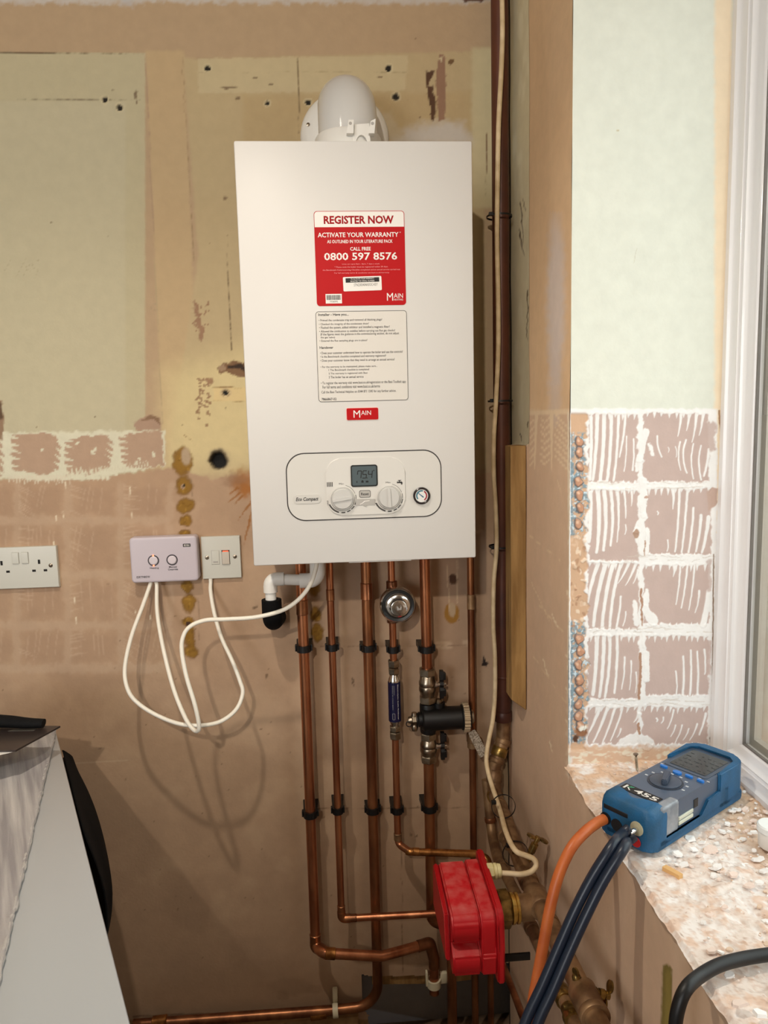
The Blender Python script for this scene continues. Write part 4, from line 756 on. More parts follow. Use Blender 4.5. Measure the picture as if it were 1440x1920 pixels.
# ================================================================== pipe clips
def clip(R_, d, x, z, label, group, openx=0.):
    t = thing('pipe_clip', label, 'clip', (x, 0, z), group); n = 14
    a0 = -.35*PI; w_ = R_+.0036; pr = []
    ins = [(R_*math.cos(a), -d-R_*math.sin(a)) for a in [PI*(-.10)+PI*1.20*k/n for k in range(n+1)]]
    out = [((R_+.0038)*math.cos(a), -d-(R_+.0038)*math.sin(a)) for a in [PI*(-.10)+PI*1.20*k/n for k in range(n+1)]]
    M = Matrix(((1, 0, 0, x), (0, 1, 0, 0), (0, 0, 1, z), (0, 0, 0, 1)))
    fin('clip_band', prism(B(), out+ins[::-1], -.007, .007, M), M_BLACK, t)
    fin('clip_base', prism(B(), [(-w_-.002, 0), (w_+.002, 0), (w_+.002, -.006), (w_, -d+R_*.25), (R_+.0005, -d+R_*.25), (R_*.9, -d+R_*.55), (R_*.4, -d+R_*1.02), (-R_*.4, -d+R_*1.02), (-R_*.9, -d+R_*.55), (-R_-.0005, -d+R_*.25), (-w_, -d+R_*.25), (-w_-.002, -.006)], -.006, .006, M), M_BLACK, t)
    for s_ in (1, -1): bm = B(); bx(bm, (x+s_*(w_+.0016), -d+R_*.12, z+.001), (.0036, .009, .014), .001); fin('clip_latch', bm, M_BLACK, t)
    return t
ord_ = ('first', 'second', 'third', 'fourth', 'fifth'); RR = (.0112, .0078, .0114, .0078, .0116); DD = (.05, .056, .032, .05, .05)
for row, (pys, gl) in enumerate((((1218, 1216, 1217, 1220, 1219), 'upper'), ((1530, 1523, 1522, 1523, 1519), 'lower'))):
    for i in range(5):
        xx = (X1, X2, X3, X4, X5)[i]; zz = W(700, pys[i], DD[i]).z+(W(700, 1500, .05).z-W((568, 626, 690, 740, 801)[i], 1500, .05).z)*1.0
        z_ = W((568, 626, 690, 740, 801)[i] if row == 0 else (580, 636, 699, 747, 806)[i], pys[i], DD[i]+.01).z
        clip(RR[i], DD[i], xx, z_, 'black plastic clip in the %s row, holding the %s copper pipe from the left' % (gl, ord_[i]), 'black pipe clips, %s row' % gl)
M_IV = mat('ivory_plastic', (222, 214, 186), .5)
q = W(629, 1893, .032); t = thing('pipe_clip', 'ivory plastic clip on the low pipe at the foot of the wall', 'clip', (q.x, 0, q.z))
bm = B(); lathe(bm, [(.0114, -.006), (.0150, -.006), (.0150, .006), (.0114, .006)], (q.x, -.032, W(628, 1895, .032).z), (1, 0, .05), 24, closed=True); fin('clip_band', bm, M_IV, t, 40)
bm = B(); bx(bm, (q.x, -.010, q.z+.018), (.012, .018, .030), .003); fin('clip_base', bm, M_IV, t, 40)
q = W(816, 1842, .05); t = thing('pipe_clip', 'white plastic clip around the pipe tail in the wall gap', 'clip', (q.x, 0, q.z))
bm = B(); lathe(bm, [(.0114, -.009), (.0155, -.009), (.0155, .009), (.0114, .009)], (d1.x, -.05, q.z), UP, 24, closed=True); fin('clip_band', bm, M_IV, t, 40)
bm = B(); bx(bm, (d1.x-.0165, -.05, q.z+.012), (.005, .012, .034), .0015); fin('clip_latch', bm, M_IV, t, 40); bm = B(); bx(bm, (d1.x+.022, -.046, q.z+.008), (.016, .01, .026), .002); fin('clip_latch', bm, M_IV, t, 40)

# ================================================================== fittings on the pipes
# chrome disc
q = W(747, 1137, .09); t = thing('shock_arrestor', 'round chrome disc fitting on the thin pipe under the boiler', 'fitting', (q.x, -.05, q.z))
O = Vector((q.x, -.050, q.z))
fin('chrome_body', lathe(B(), [(0, .002), (.030, .004), (.0365, .012), (.0375, .030), (.0368, .034), (.0345, .0365), (.0325, .035), (.0315, .0325), (.0285, .032), (.0262, .035), (.0235, .0375), (.020, .0385), (.0175, .040), (.0172, .052), (.0160, .0545), (.0145, .055), (.0060, .0548), (.0055, .0562), (0, .0565)], O, (0, -1, 0), 56), M_CHROME, t, 25)
fin('dark_reflection_ring', lathe(B(), [(.0272, .0332), (.0328, .0356), (.0320, .0362), (.0268, .0344)], O, (0, -1, 0), 56, closed=True), mat('reflection_black', (20, 20, 20), .4), t, 25)  # dark reflection in the chrome, put in as a black ring over the groove
fin('pipe_boss', lathe(B(), [(.0095, -.045), (.0115, -.044), (.0115, .044), (.0095, .045)], (X4, -.05, q.z), UP, 20), M_COPD, t, 40)
fin('hub_mark', prism(B(), [(-.004, -.004), (.0045, -.003), (.005, .0045), (.003, .0035), (.001, -.001), (-.003, .0045), (-.005, .004)], .0562, .0568, FM @ Matrix.Translation((q.x, q.z, -FY-.285+.05-(-FY)+.285)) if False else Matrix(((1, 0, 0, q.x), (0, 0, -1, -.050), (0, 1, 0, q.z), (0, 0, 0, 1)))), M_GREY, t)
# scale reducer
zc = W(743, 1312, .05).z; zt = W(741, 1262, .05).z; zb = W(745, 1362, .05).z; mx_ = X4
t = thing('scale_reducer', 'slim chrome cylinder with a dark blue sleeve on the fourth pipe', 'fitting', (mx_, -.05, zb))
H = zt-zb; s1 = W(741, 1277, .05).z-zb; s0 = W(745, 1350, .05).z-zb
fin('chrome_body', lathe(B(), [(.0075, -.004), (.0085, 0), (.0092, .006), (.0122, .012), (.0129, s0), (.0129, s1), (.0125, s1+.004), (.0085, s1+.014), (.008, H+.004)], (mx_, -.05, zb), UP, 32), M_CHROME, t, 40)
sl = fin('blue_sleeve', lathe(B(), [(.0130, s0), (.0134, s0), (.0134, s1), (.0130, s1)], (mx_, -.05, zb), UP, 36), mat('sleeve_blue', (15, 17, 56), .35), t, 40)
def wrap(me, x, y, r): # bend a flat lettering mesh round a vertical cylinder
    for v in me.vertices:
        a = v.co.x/r; v.co = Vector((x+r*math.sin(a), y-r*math.cos(a), v.co.z))
    return me
VM = Matrix(((0, 1, 0, 0), (0, 0, 1, 0), (-1, 0, 0, 0), (0, 0, 0, 1)))
def vert(s, off, z_hi, z_lo, hgt): return text_mesh([(s, -z_hi, -z_lo, off, off+hgt)], VM, .01)
link('sleeve_lettering', wrap(vert('Electrolytic Scale Reducer', .0052, zb+s1-.004, zb+s0+.006, .0030), mx_, -.05, .0137), M_PAPER, sl)
link('sleeve_lettering', wrap(vert('INSTALL IN COLD MAIN', -.0055, zb+s1-.006, zb+s0+.028, .0014), mx_, -.05, .0137), M_GREY, sl)
link('sleeve_lettering', wrap(vert('FLOW EITHER WAY', -.0022, zb+s1-.006, zb+s1-.026, .0012), mx_, -.05, .0137), M_GREY, sl)
bm = B(); o_ = rrect(-.0062, -.0004, zb+s0+.006, zb+s0+.020, .0015, 3); i_ = rrect(-.0056, -.0010, zb+s0+.0066, zb+s0+.0194, .001, 3)
va = [bm.verts.new((x, 0, z)) for x, z in o_]; vb = [bm.verts.new((x, 0, z)) for x, z in i_]
for k in range(len(va)): bm.faces.new((va[k], va[(k+1) % len(va)], vb[(k+1) % len(va)], vb[k]))
me = bpy.data.meshes.new('mark'); bm.to_mesh(me); bm.free(); link('sleeve_mark', wrap(me, mx_, -.05, .0137), M_GREY, sl)
for o0, h in ((zt-.002, .014), (zt+.013, .016), (zb-.010, .012), (zb-.027, .016)):
    bm = B(); hexnut(bm, (mx_, -.05, o0), UP, .0122 if h < .015 else .0128, h); fin('compression_nut', bm, M_NICK, t)
# isolating valves
def valve(z0, z1, label, hd):
    t = thing('isolating_valve', label, 'valve', (X5, -.05, z1)); h = z0-z1
    bm = B(); lathe(bm, [(.0125, .010), (.0148, .013), (.0165, h*.33), (.0180, h*.37), (.0180, h*.46), (.0168, h*.50), (.0180, h*.54), (.0180, h*.62), (.0165, h*.66), (.0148, h-.013), (.0125, h-.010)], (X5, -.05, z1), UP, 28); fin('valve_body', bm, M_NICK, t, 35)
    for zz in (0, h-.017): bm = B(); hexnut(bm, (X5, -.05, z1+zz), UP, .0182, .017); fin('compression_nut', bm, M_NICK, t)
    o = Vector((X5+.014, -.05, z1+h*.52)); fin('valve_stem', lathe(B(), [(.0075, 0), (.0075, .006), (.0055, .007), (.0055, .020), (.003, .022), (.003, .026), (0, .026)], o, (1, 0, 0), 18), M_CHROME, t, 35)
    hc = o+Vector((.0165, 0, 0)); bm = B(); M = Matrix(((0, 0, 1, hc.x), (1, 0, 0, hc.y), (0, 1, 0, hc.z), (0, 0, 0, 1)))
    prism(bm, [(-.006, -.030), (.006, -.030), (.0075, -.012), (.0055, -.006), (.0075, 0), (.0055, .006), (.0075, .012), (.006, .030), (-.006, .030), (-.0075, .012), (-.0055, .006), (-.0075, 0), (-.0055, -.006), (-.0075, -.012)], -.004, .004, M); bx(bm, hc+Vector((.005, 0, .018)), (.008, .011, .016), .0015); bx(bm, hc+Vector((.005, 0, -.018)), (.008, .011, .016), .0015)
    fin('butterfly_handle', bm, M_BLACK, t)
    return t
valve(vz[0], vz[1], 'nickel valve with black butterfly handle just above the black filter', 0)
valve(vz[2], vz[3], 'nickel valve with black butterfly handle just below the black filter', 0)
# magnetic filter
qz = (vz[1]+vz[2])/2; t = thing('magnetic_filter', 'black barrel-shaped filter lying across the fifth pipe between two valves', 'filter', (X5, -.05, qz))
fx0 = W(791, 1345, .06).x; fx1 = W(866, 1343, .06).x; L_ = fx1-fx0; O = Vector((fx0, -.058, qz))
bm = B(); lathe(bm, [(0, 0), (.021, 0), (.0245, .003), (.0245, L_-.002), (.027, L_), (.027, L_+.003), (0, L_+.003)], O, (1, 0, 0), 36); lathe(bm, [(.0165, -.032), (.0175, -.028), (.0175, .028), (.0165, .032)], (X5, -.05, qz), UP, 24); lathe(bm, [(.009, 0), (.011, .004), (.013, .018), (.013, .034)], O+Vector((.038, .006, 0)), (0, .0, 1), 18); fin('filter_body', bm, M_BLACK, t, 35)
bm = B(); lathe(bm, [(.0045, .034), (.009, .034), (.009, .0375), (.006, .041), (0, .0415)], O+Vector((.038, .006, 0)), (0, 0, 1), 18); fin('vent_cap', bm, M_NICK, t, 35)
bm = B(); n = 24; prof = []
for k in range(n*4): a = 2*PI*k/(n*4); rr = .0315 if k % 4 in (0, 1) else .0295; prof.append((rr*math.cos(a), rr*math.sin(a)))
prism(bm, prof, L_+.002, L_+.014, axis_m(O, (1, 0, 0))); fin('ribbed_ring', bm, mat('ring_nut', (186, 168, 140), .4, .5), t)
bm = B(); lathe(bm, [(.024, L_+.014), (.022, L_+.019), (.014, L_+.020), (.012, L_+.023), (0, L_+.023)], O, (1, 0, 0), 28); fin('end_cap', bm, M_BLACK, t, 35)
bm = B(); lathe(bm, [(.013, L_+.019), (.015, L_+.019), (.015, L_+.024), (.011, L_+.026), (0, L_+.026)], O, (1, 0, 0), 20); fin('end_plug', bm, M_NICK, t, 35)
bm = B(); lathe(bm, [(.016, 0), (.016, -.007), (.012, -.009), (.012, -.012)], O, (1, 0, 0), 24); fin('inlet_boss', bm, M_BLACK, t, 35)
bm = B(); hexnut(bm, O+Vector((-.022, 0, 0)), (1, 0, 0), .0125, .011); lathe(bm, [(0, -.030), (.007, -.029), (.009, -.022), (.009, -.020)], O, (1, 0, 0), 18); lathe(bm, [(0, .0), (.006, .001), (.008, .008), (.006, .014)], O+Vector((-.016, -.002, -.024)), UP, 16); lathe(bm, [(.005, .008), (.007, .011), (.006, .017), (0, .018)], O+Vector((-.016, -.002, 0)), UP, 16); fin('drain_valve', bm, M_NICK, t, 35)
bm = B(); ck = [Vector((O.x-.028+.006*math.cos(a), O.y-.006, qz-.006+.006*math.sin(a))) for a in [2*PI*k/16 for k in range(17)]]; tube(bm, ck, .0012, 8); fin('drain_strap', bm, M_BLACK, t)
# lever cock
q = W(888, 1384, .035); t = thing('lever_cock', 'small dull tap with a speckled metal lever beside the cream cable', 'tap', (X6, -.035, q.z))
bm = B(); lathe(bm, [(.010, -.022), (.0115, -.020), (.0115, -.008), (.013, -.006), (.013, .010), (.010, .014)], (X6, -.035, q.z), UP, 20); lathe(bm, [(.011, 0), (.011, .016), (.008, .020), (0, .020)], (X6+.004, -.040, q.z+.002), (.25, -1, 0), 20); fin('tap_body', bm, M_BRONZE, t, 35)
a = W(884, 1371, .064); b = W(908, 1417, .068); ax = (b-a).normalized(); M = axis_m(a, (0, -1, .1), None); bm = B(); sd = ax.cross(Vector((0, -1, 0))).normalized()
vs = []
for p_, w_ in ((a, .0075), (a+(b-a)*.2, .0095), (b, .0095)):
    for s_ in (1, -1):
        for dy in (0, .002): vs.append(bm.verts.new(p_+sd*w_*s_+Vector((0, dy, 0))))
for k in (0, 4):
    i = vs[k:k+8]; bm.faces.new((i[0], i[2], i[6], i[4])); bm.faces.new((i[1], i[5], i[7], i[3])); bm.faces.new((i[0], i[4], i[5], i[1])); bm.faces.new((i[2], i[3], i[7], i[6]))
bm.faces.new((vs[0], vs[1], vs[3], vs[2])); bm.faces.new((vs[8], vs[10], vs[11], vs[9]))
fin('lever', bm, mat('speckled_metal', (212, 202, 186), .45, .3, rgb2=(126, 112, 94), scale=420), t)
# condensate pipe
t = thing('condensate_pipe', 'white plastic drain pipe with elbows under the boiler, left of the copper pipes', 'pipe', W(508, 1110, .088))
dC = .088; p0 = W(588, 1088, dC); p1_ = W(512, 1086, dC); p2_ = W(508, 1124, dC)
fin('tube', tube(B(), [p0, p1_], .0112, 20), M_PLAST, t, 60)
fin('elbow', tube(B(), fillet([p0-Vector((.028, 0, 0)), p0+Vector((.008, 0, 0)), Vector((p0.x+.008, -dC, ZT))], .016, 8), .0150, 22), M_PLAST, t, 60)
fin('elbow', tube(B(), fillet([p1_+Vector((.022, 0, 0)), (p2_.x, -dC, p1_.z), (p2_.x, -dC, p1_.z-.026)], .014, 8), .0136, 22), M_PLAST, t, 60)
bm = B(); lathe(bm, [(.0120, -.018), (.0140, -.018), (.0140, -.005), (.0120, -.005)], (p2_.x, -dC, p1_.z-.008), UP, 24); fin('socket_rim', bm, M_PLAST, t, 40)
fin('tube', tube(B(), [(p2_.x, -dC, p1_.z-.01), (p2_.x, -dC, p2_.z-.01)], .0110, 20), M_PLAST, t, 60)
zs = p2_.z; fin('foam_sleeve', tube(B(), fillet([(p2_.x+.001, -dC, zs), (p2_.x+.001, -dC, zs-.046), (p2_.x+.004, -.012, zs-.056)], .026, 8), .0200, 26), mat('black_foam', (7, 7, 8), .85, spec=.2, bump=.4, bscale=300), t, 60)

# ================================================================== electrical fittings on the wall
WM = lambda h: Matrix(((1, 0, 0, 0), (0, 0, -1, -h), (0, 1, 0, 0), (0, 0, 0, 1)))
def wb(px0, py0, px1, py1, d): a = W(px0, py0, d); b = W(px1, py1, d); return a.x, b.x, b.z, a.z
def slab(name, r, d0, d1, m, par, bev=.0015, rad=None, seg=3):
    bm = B(); pr = rrect(*r, rad, 4) if rad else [(r[0], r[2]), (r[1], r[2]), (r[1], r[3]), (r[0], r[3])]; prism(bm, pr, d0, d1, WM(0))
    if bev:
        es = [e for e in bm.edges if all(abs(-v.co.y-d1) < 1e-6 for v in e.verts)]; bmesh.ops.bevel(bm, geom=es, offset=bev, segments=seg, affect='EDGES', profile=.6)
    return fin(name, bm, m, par, 35)
# double socket: its left third is outside the picture
sxr = W(108, 1064, .009).x; szt = W(60, 1025, .009).z; szb = szt-.0865; sxl = sxr-.147
t = thing('double_socket', 'white double power socket cut by the left edge of the picture', 'socket', ((sxl+sxr)/2, 0, szb))
slab('faceplate', (sxl, sxr, szb, szt), 0, .0095, M_SOCK, t, .002)
M_HOLE = mat('socket_hole', (20, 18, 16), .8)
cxs = (sxl+sxr)/2
for sx in (-.0095, .0095):
    r_ = (cxs+sx-.0065+.001, cxs+sx+.0065+.001, szt-.034, szt-.011); slab('switch_surround', (r_[0]-.0007, r_[1]+.0007, r_[2]-.0007, r_[3]+.0007), .0094, .0097, M_GREY, t, 0); slab('rocker_switch', r_, .0095, .0125, M_SOCK, t, .001)
for ox in (cxs-.0375, cxs+.0375):
    slab('earth_hole', (ox-.0023, ox+.0023, szt-.0365, szt-.0275), .0094, .0097, M_HOLE, t, 0)
    for dx in (-.0115, .0115): slab('pin_hole', (ox+dx-.0036, ox+dx+.0036, szt-.0525, szt-.0480), .0094, .0097, M_HOLE, t, 0)
for sx in (cxs-.0603, cxs+.0603): fin('screw', lathe(B(), [(.0042, .0090), (.0042, .0100), (.003, .0106), (0, .0106)], (sx, 0, szt-.0405), (0, -1, 0), 18), M_NICK, t, 40); slab('screw_slot', (sx-.0033, sx+.0033, szt-.0410, szt-.0400), .0105, .0108, M_HOLE, t, 0)
# heating receiver
r = wb(241, 1009, 373, 1089, .030); r0 = wb(241, 1009, 375, 1090, .012)
t = thing('heating_receiver', 'lilac-white heating receiver box with two round buttons', 'receiver', ((r[0]+r[1])/2, 0, r[2]))
slab('back_plate', (r[0]+.003, r[1]-.002, r[2]+.002, r[3]-.002), 0, .006, M_LILAC, t, 0, .004)
slab('cover', r, .005, .030, M_LILAC, t, .0055, .0075, 5)
def rp(u_, v_): return r[0]+(u_-720)/395*(r[1]-r[0]), r[3]-(v_-805)/248*(r[3]-r[2])
for (bu, bv, nm) in ((856, 932, 0), (965, 932, 1)):
    x, z = rp(bu, bv); fin('button_ring', lathe(B(), [(.0092, .0295), (.0115, .0295), (.0115, .0306), (.0092, .0306)], (x, 0, z), (0, -1, 0), 32), mat('ring_dark', (64, 58, 64), .5), t, 30); fin('push_button', lathe(B(), [(.0090, .0295), (.0090, .0312), (.0075, .0322), (0, .0325)], (x, 0, z), (0, -1, 0), 28), mat('button_lilac', (216, 206, 212), .35), t, 30)
    if nm == 0:
        for a in (90, 270): a_ = math.radians(a); fin('indicator_light', lathe(B(), [(.0017, .0300), (.0017, .0311), (0, .0313)], (x+.0103*math.cos(a_), 0, z+.0103*math.sin(a_)), (0, -1, 0), 12), mat('lamp_red', (255, 96, 60), .4, emit=6.0), t)
def RT_(s, u0, v0, u1, v1): a = rp(u0, v1); b = rp(u1, v0); return (s, a[0], b[0], a[1], b[1])
link('lettering', text_mesh([RT_('Heating', 833, 968, 884, 980), RT_('Manual', 944, 966, 990, 975), RT_('Override', 938, 979, 996, 990), RT_('ESRTP4RFW', 752, 1014, 830, 1026)], WM(.0303), .012), M_INK, t)
a = rp(1033, 864); b = rp(1078, 846); slab('maker_plate', (a[0], b[0], a[1], b[1]), .0298, .0303, M_INKG, t, 0, .0012); link('maker_lettering', text_mesh([RT_('ESi', 1040, 850, 1070, 860)], WM(.0304), .01), M_PAPER, t)
# fused spur
r = wb(376, 1007, 453, 1083, .0095); t = thing('fused_spur', 'square white switched fuse outlet with a cable from its foot', 'outlet', ((r[0]+r[1])/2, 0, r[2]))
slab('faceplate', r, 0, .0095, M_SOCK, t, .002)
def sp(u_, v_): return r[0]+(u_-1128)/234*(r[1]-r[0]), r[3]-(v_-806)/226*(r[3]-r[2])
a = sp(1188, 955); b = sp(1234, 882); slab('holder_outline', (a[0]-.0007, b[0]+.0007, a[1]-.0007, b[1]+.0007), .0094, .0097, M_GREY, t, 0); slab('fuse_holder', (a[0], b[0], a[1], b[1]), .0094, .0106, M_SOCK, t, .0008); slab('fuse_mark', (a[0]+.003, b[0]-.003, a[1]+.003, a[1]+.007), .0105, .0108, M_GREY, t, 0)
a = sp(1251, 955); b = sp(1295, 882); slab('switch_surround', (a[0]-.0008, b[0]+.0008, a[1]-.0008, b[1]+.0008), .0094, .0097, M_DARK, t, 0); slab('rocker_switch', (a[0], b[0], a[1], b[1]-.0025), .0095, .0130, mat('rocker_beige', (200, 190, 176), .4), t, .001)
a = sp(1256, 888); b = sp(1290, 883); slab('indicator_light', (a[0], b[0], a[1], b[1]), .0095, .0122, mat('neon_red', (214, 84, 50), .4, emit=1.2), t, .0005)
for u_ in (1160, 1328):
    x, z = sp(u_, 917); fin('screw', lathe(B(), [(.0042, .0090), (.0042, .0100), (.003, .0106), (0, .0106)], (x, 0, z), (0, -1, 0), 18), M_NICK, t, 40); slab('screw_slot', (x-.0033, x+.0033, z-.0005, z+.0005), .0105, .0108, M_HOLE, t, 0)
# white flexes
def cable(name, label, pts, r, m, n=12, cat='cable'):
    o = fin(name, tube(B(), smooth(pts, 8), r, n), m, None, 60); tag(o, label, cat); return o
cable('power_cable', 'white cable looping from the receiver round to the square fuse outlet', [W(283, 1092, .018), W(281, 1098, .022), W(268, 1135, .045), W(246, 1195, .075), W(234, 1255, .10), W(241, 1296, .12), W(263, 1322, .13), W(300, 1344, .145), W(340, 1358, .155), W(380, 1360, .155), W(415, 1352, .15), W(443, 1330, .13), W(455, 1300, .11), W(450, 1277, .10), W(435, 1238, .085), W(415, 1195, .065), W(402, 1150, .04), W(395, 1110, .016), W(395, 1092, .006), W(395, 1082, .005)], .0041, M_CABLE)
cable('power_cable', 'white cable hanging in a long loop from the receiver up to the boiler', [W(293, 1092, .018), W(294, 1098, .022), W(295, 1150, .05), W(306, 1215, .09), W(325, 1290, .14), W(347, 1345, .175), W(362, 1367, .19), W(371, 1370, .20), W(373, 1358, .205), W(365, 1320, .205), W(350, 1270, .195), W(341, 1222, .185), W(343, 1195, .18), W(356, 1175, .175), W(385, 1163, .17), W(425, 1161, .165), W(480, 1157, .165), W(530, 1144, .165), W(562, 1122, .165), W(582, 1095, .165), W(592, 1066, .165), W(595, 1040, .165)], .0041, M_CABLE)
# cream cable up the corner pipe
dZ = lambda z: z
pts = [(.424, -.37, .772)]
def at_d(px, py, dist): # point on a survey ray at a given distance in front of the camera plane
    d = RT*(px-720)/FPX + DN*(py-960)/FPX + FW; return Vector(CAM+d*dist/d[1])
CD = [(940, 1637, 1.175), (958, 1638, 1.17), (978, 1639, 1.165), (996, 1634, 1.165), (1005, 1623, 1.17), (1001, 1611, 1.175), (986, 1604, 1.18), (969, 1597, 1.185), (957, 1580, 1.21), (947, 1555, 1.25), (940, 1528, 1.31), (934, 1508, 1.36), (923, 1475, 1.41), (915, 1447, 1.44), (912, 1420, 1.455), (917, 1385, 1.465), (924, 1350, 1.47), (928, 1300, 1.475), (928, 1230, 1.475), (925, 1170, 1.475), (926, 1090, 1.475), (931, 1030, 1.478), (930, 960, 1.478), (926, 890, 1.478), (926, 820, 1.478), (930, 750, 1.478), (934, 660, 1.478), (934, 560, 1.478), (932, 440, 1.478), (933, 330, 1.478), (935, 230, 1.478), (940, 130, 1.478), (942, 50, 1.478), (940, -60, 1.478)]
cable('mains_cable', 'cream cable tied up the brown corner pipe from the red housing', [at_d(*c) for c in CD], .0047, M_CREAM)
def tie(label, o, ax, r, tail, off=(0, 0, 0)):
    t = thing('cable_tie', label, 'cable tie', o, 'black cable ties on the cream cable'); u = Vector(ax).normalized(); M = axis_m(o, ax)
    ck = [M @ Vector((r*math.cos(a)*1.0, r*math.sin(a)*1.0, 0)) for a in [2*PI*k/28 for k in range(29)]]
    bm = B(); lathe(bm, [(r, -.0017), (r+.001, -.0017), (r+.001, .0017), (r, .0017)], o, ax, 32, closed=True); fin('strap', bm, M_BLACK, t, 40)
    bm = B(); bx(bm, Vector(o)+Vector(tail), (.009, .007, .007), .001); fin('tie_head', bm, M_BLACK, t)
    return t
for i, (py, lab) in enumerate(((405, 'topmost black cable tie round the brown corner pipe'), (752, 'black cable tie round the corner pipe level with the small red badge'), (1025, 'black cable tie round the corner pipe level with the boiler foot'))):
    q = at(936, py, y=-.055); tie(lab, Vector((Xb-.005, -.050, q.z)), UP, .0245, (-.020, -.016, .001))
q = at(944, 1512, x=.452); tie('black cable tie where the long pipe leaves the corner', q, kk[4]-kk[3], .0225, (-.020, -.004, .012))
q = along(yd(1606)); tie('black cable tie on the long pipe above the cream cable bend', q+Vector((-.002, 0, .006)), (0, 1, -.08), .0235, (-.014, -.004, .020))

# ================================================================== red housing
t = thing('red_housing', 'dusty red plastic housing low in the corner with a cream cable gland', 'housing', (.342, -.42, .63))
M_REDP = mat('red_plastic', (190, 14, 26), .4)
def dusty(m, c):
    nt = m.node_tree; b = nt.nodes['Principled BSDF']; L = nt.links.new; g = nt.nodes.new('ShaderNodeNewGeometry'); sx = nt.nodes.new('ShaderNodeSeparateXYZ'); L(g.outputs['Normal'], sx.inputs[0])
    r1 = nt.nodes.new('ShaderNodeMapRange'); r1.inputs[1].default_value = .45; r1.inputs[2].default_value = .95; L(sx.outputs['Z'], r1.inputs[0])
    tc = nt.nodes.new('ShaderNodeTexCoord'); n = nt.nodes.new('ShaderNodeTexNoise'); n.inputs['Scale'].default_value = 48; n.inputs['Detail'].default_value = 7; L(tc.outputs['Object'], n.inputs['Vector'])
    r2 = nt.nodes.new('ShaderNodeMapRange'); r2.inputs[1].default_value = .36; r2.inputs[2].default_value = .72; r2.inputs[4].default_value = .42; L(n.outputs['Fac'], r2.inputs[0])
    mu = nt.nodes.new('ShaderNodeMath'); mu.operation = 'MULTIPLY'; L(r1.outputs[0], mu.inputs[0]); L(r2.outputs[0], mu.inputs[1])
    mx = nt.nodes.new('ShaderNodeMixRGB'); mx.inputs[1].default_value = b.inputs['Base Color'].default_value; mx.inputs[2].default_value = (*lin(c), 1); L(mu.outputs[0], mx.inputs[0]); L(mx.outputs[0], b.inputs['Base Color'])
dusty(M_REDP, (216, 132, 124))
M_REDP2 = mat('red_plastic_clean', (180, 12, 22), .4)
YZ = lambda x: Matrix(((0, 0, 1, x), (1, 0, 0, 0), (0, 1, 0, 0), (0, 0, 0, 1)))
ya = -.335; yb = -.490
body_ = [(ya, .645), (ya, .736), (ya-.010, .746), (yb+.014, .740), (yb+.003, .731), (yb, .722), (yb, .702), (yb+.005, .696), (yb+.020, .693), (yb+.020, .686), (yb-.002, .680), (yb-.006, .675), (yb-.005, .648), (yb+.003, .640)]
bm = prism(B(), body_, .306, .352, YZ(0)); bmesh.ops.bevel(bm, geom=bm.edges[:], offset=.004, segments=3, affect='EDGES', clamp_overlap=True); fin('cover', bm, M_REDP, t, 45)
fl_ = [(ya+.012, .64), (ya+.012, .750), (ya+.004, .757), (yb+.008, .752), (yb-.004, .744), (yb-.008, .730), (yb-.008, .690), (yb-.012, .684), (yb-.012, .632), (yb+.004, .628)]
bm = prism(B(), fl_, .3765, .388, YZ(0)); bmesh.ops.bevel(bm, geom=bm.edges[:], offset=.0025, segments=2, affect='EDGES', clamp_overlap=True); fin('flange', bm, M_REDP2, t, 45)
bm = prism(B(), [(ya+.006, .655), (ya+.004, .734), (ya-.008, .742), (yb+.030, .730), (yb+.012, .66)], .297, .305, YZ(0)); bmesh.ops.bevel(bm, geom=bm.edges[:], offset=.002, segments=2, affect='EDGES', clamp_overlap=True); fin('rear_rim', bm, M_REDP2, t, 45)
bm = prism(B(), [(ya, .645), (ya, .738), (ya-.010, .748), (yb+.013, .743), (yb+.001, .734), (yb-.003, .722), (yb-.003, .690), (yb-.0035, .678), (yb-.007, .676), (yb-.006, .646), (yb+.003, .640)], .3525, .376, YZ(0)); bmesh.ops.bevel(bm, geom=bm.edges[:], offset=.003, segments=3, affect='EDGES', clamp_overlap=True); fin('raised_band', bm, M_REDP, t, 45)
g0 = at_d(918, 1634, 1.18)
bm = B(); hexnut(bm, g0+Vector((-.006, 0, 0)), (1, 0, 0), .0135, .013); lathe(bm, [(.0125, .007), (.0135, .008), (.0135, .0115), (.0125, .0125)], g0, (1, 0, 0), 22); lathe(bm, [(.0115, .0125), (.0125, .0145), (.0115, .019), (.006, .021)], g0, (1, 0, 0), 22); fin('cable_gland', bm, mat('cream_plastic', (226, 214, 160), .45), t, 40)
# brass union between housing and the long pipe
uo = Vector((.389, -.44, .7165)); t = thing('brass_union', 'brass union joining the red housing to the long pipe', 'fitting', uo)
bm = B(); hexnut(bm, uo, (1, 0, 0), .030, .022); fin('union_nut', bm, M_BRASS, t)
bm = B(); lathe(bm, [(.021, .022), (.0245, .023), (.0245, .027), (.021, .0275), (.021, .030), (.024, .031), (.024, .035), (.020, .036)], uo, (1, 0, 0), 28); fin('thread_rings', bm, mat('bright_brass', (212, 176, 96), .25, .95), t, 35)
bm = B(); lathe(bm, [(.021, .035), (.021, .058), (.016, .066)], uo, (1, 0, 0), 28); fin('tee_branch', bm, M_BRONZE, t, 35)
# black steel strap bracket
q = at(965, 1795, y=-.45); box('pipe_bracket', (.3885, -.452, q.z-.006), (.442, -.448, q.z+.007), M_BLACK, None, .0008); tag(bpy.data.objects['pipe_bracket'], 'flat black steel strap reaching right from the red housing', 'bracket')

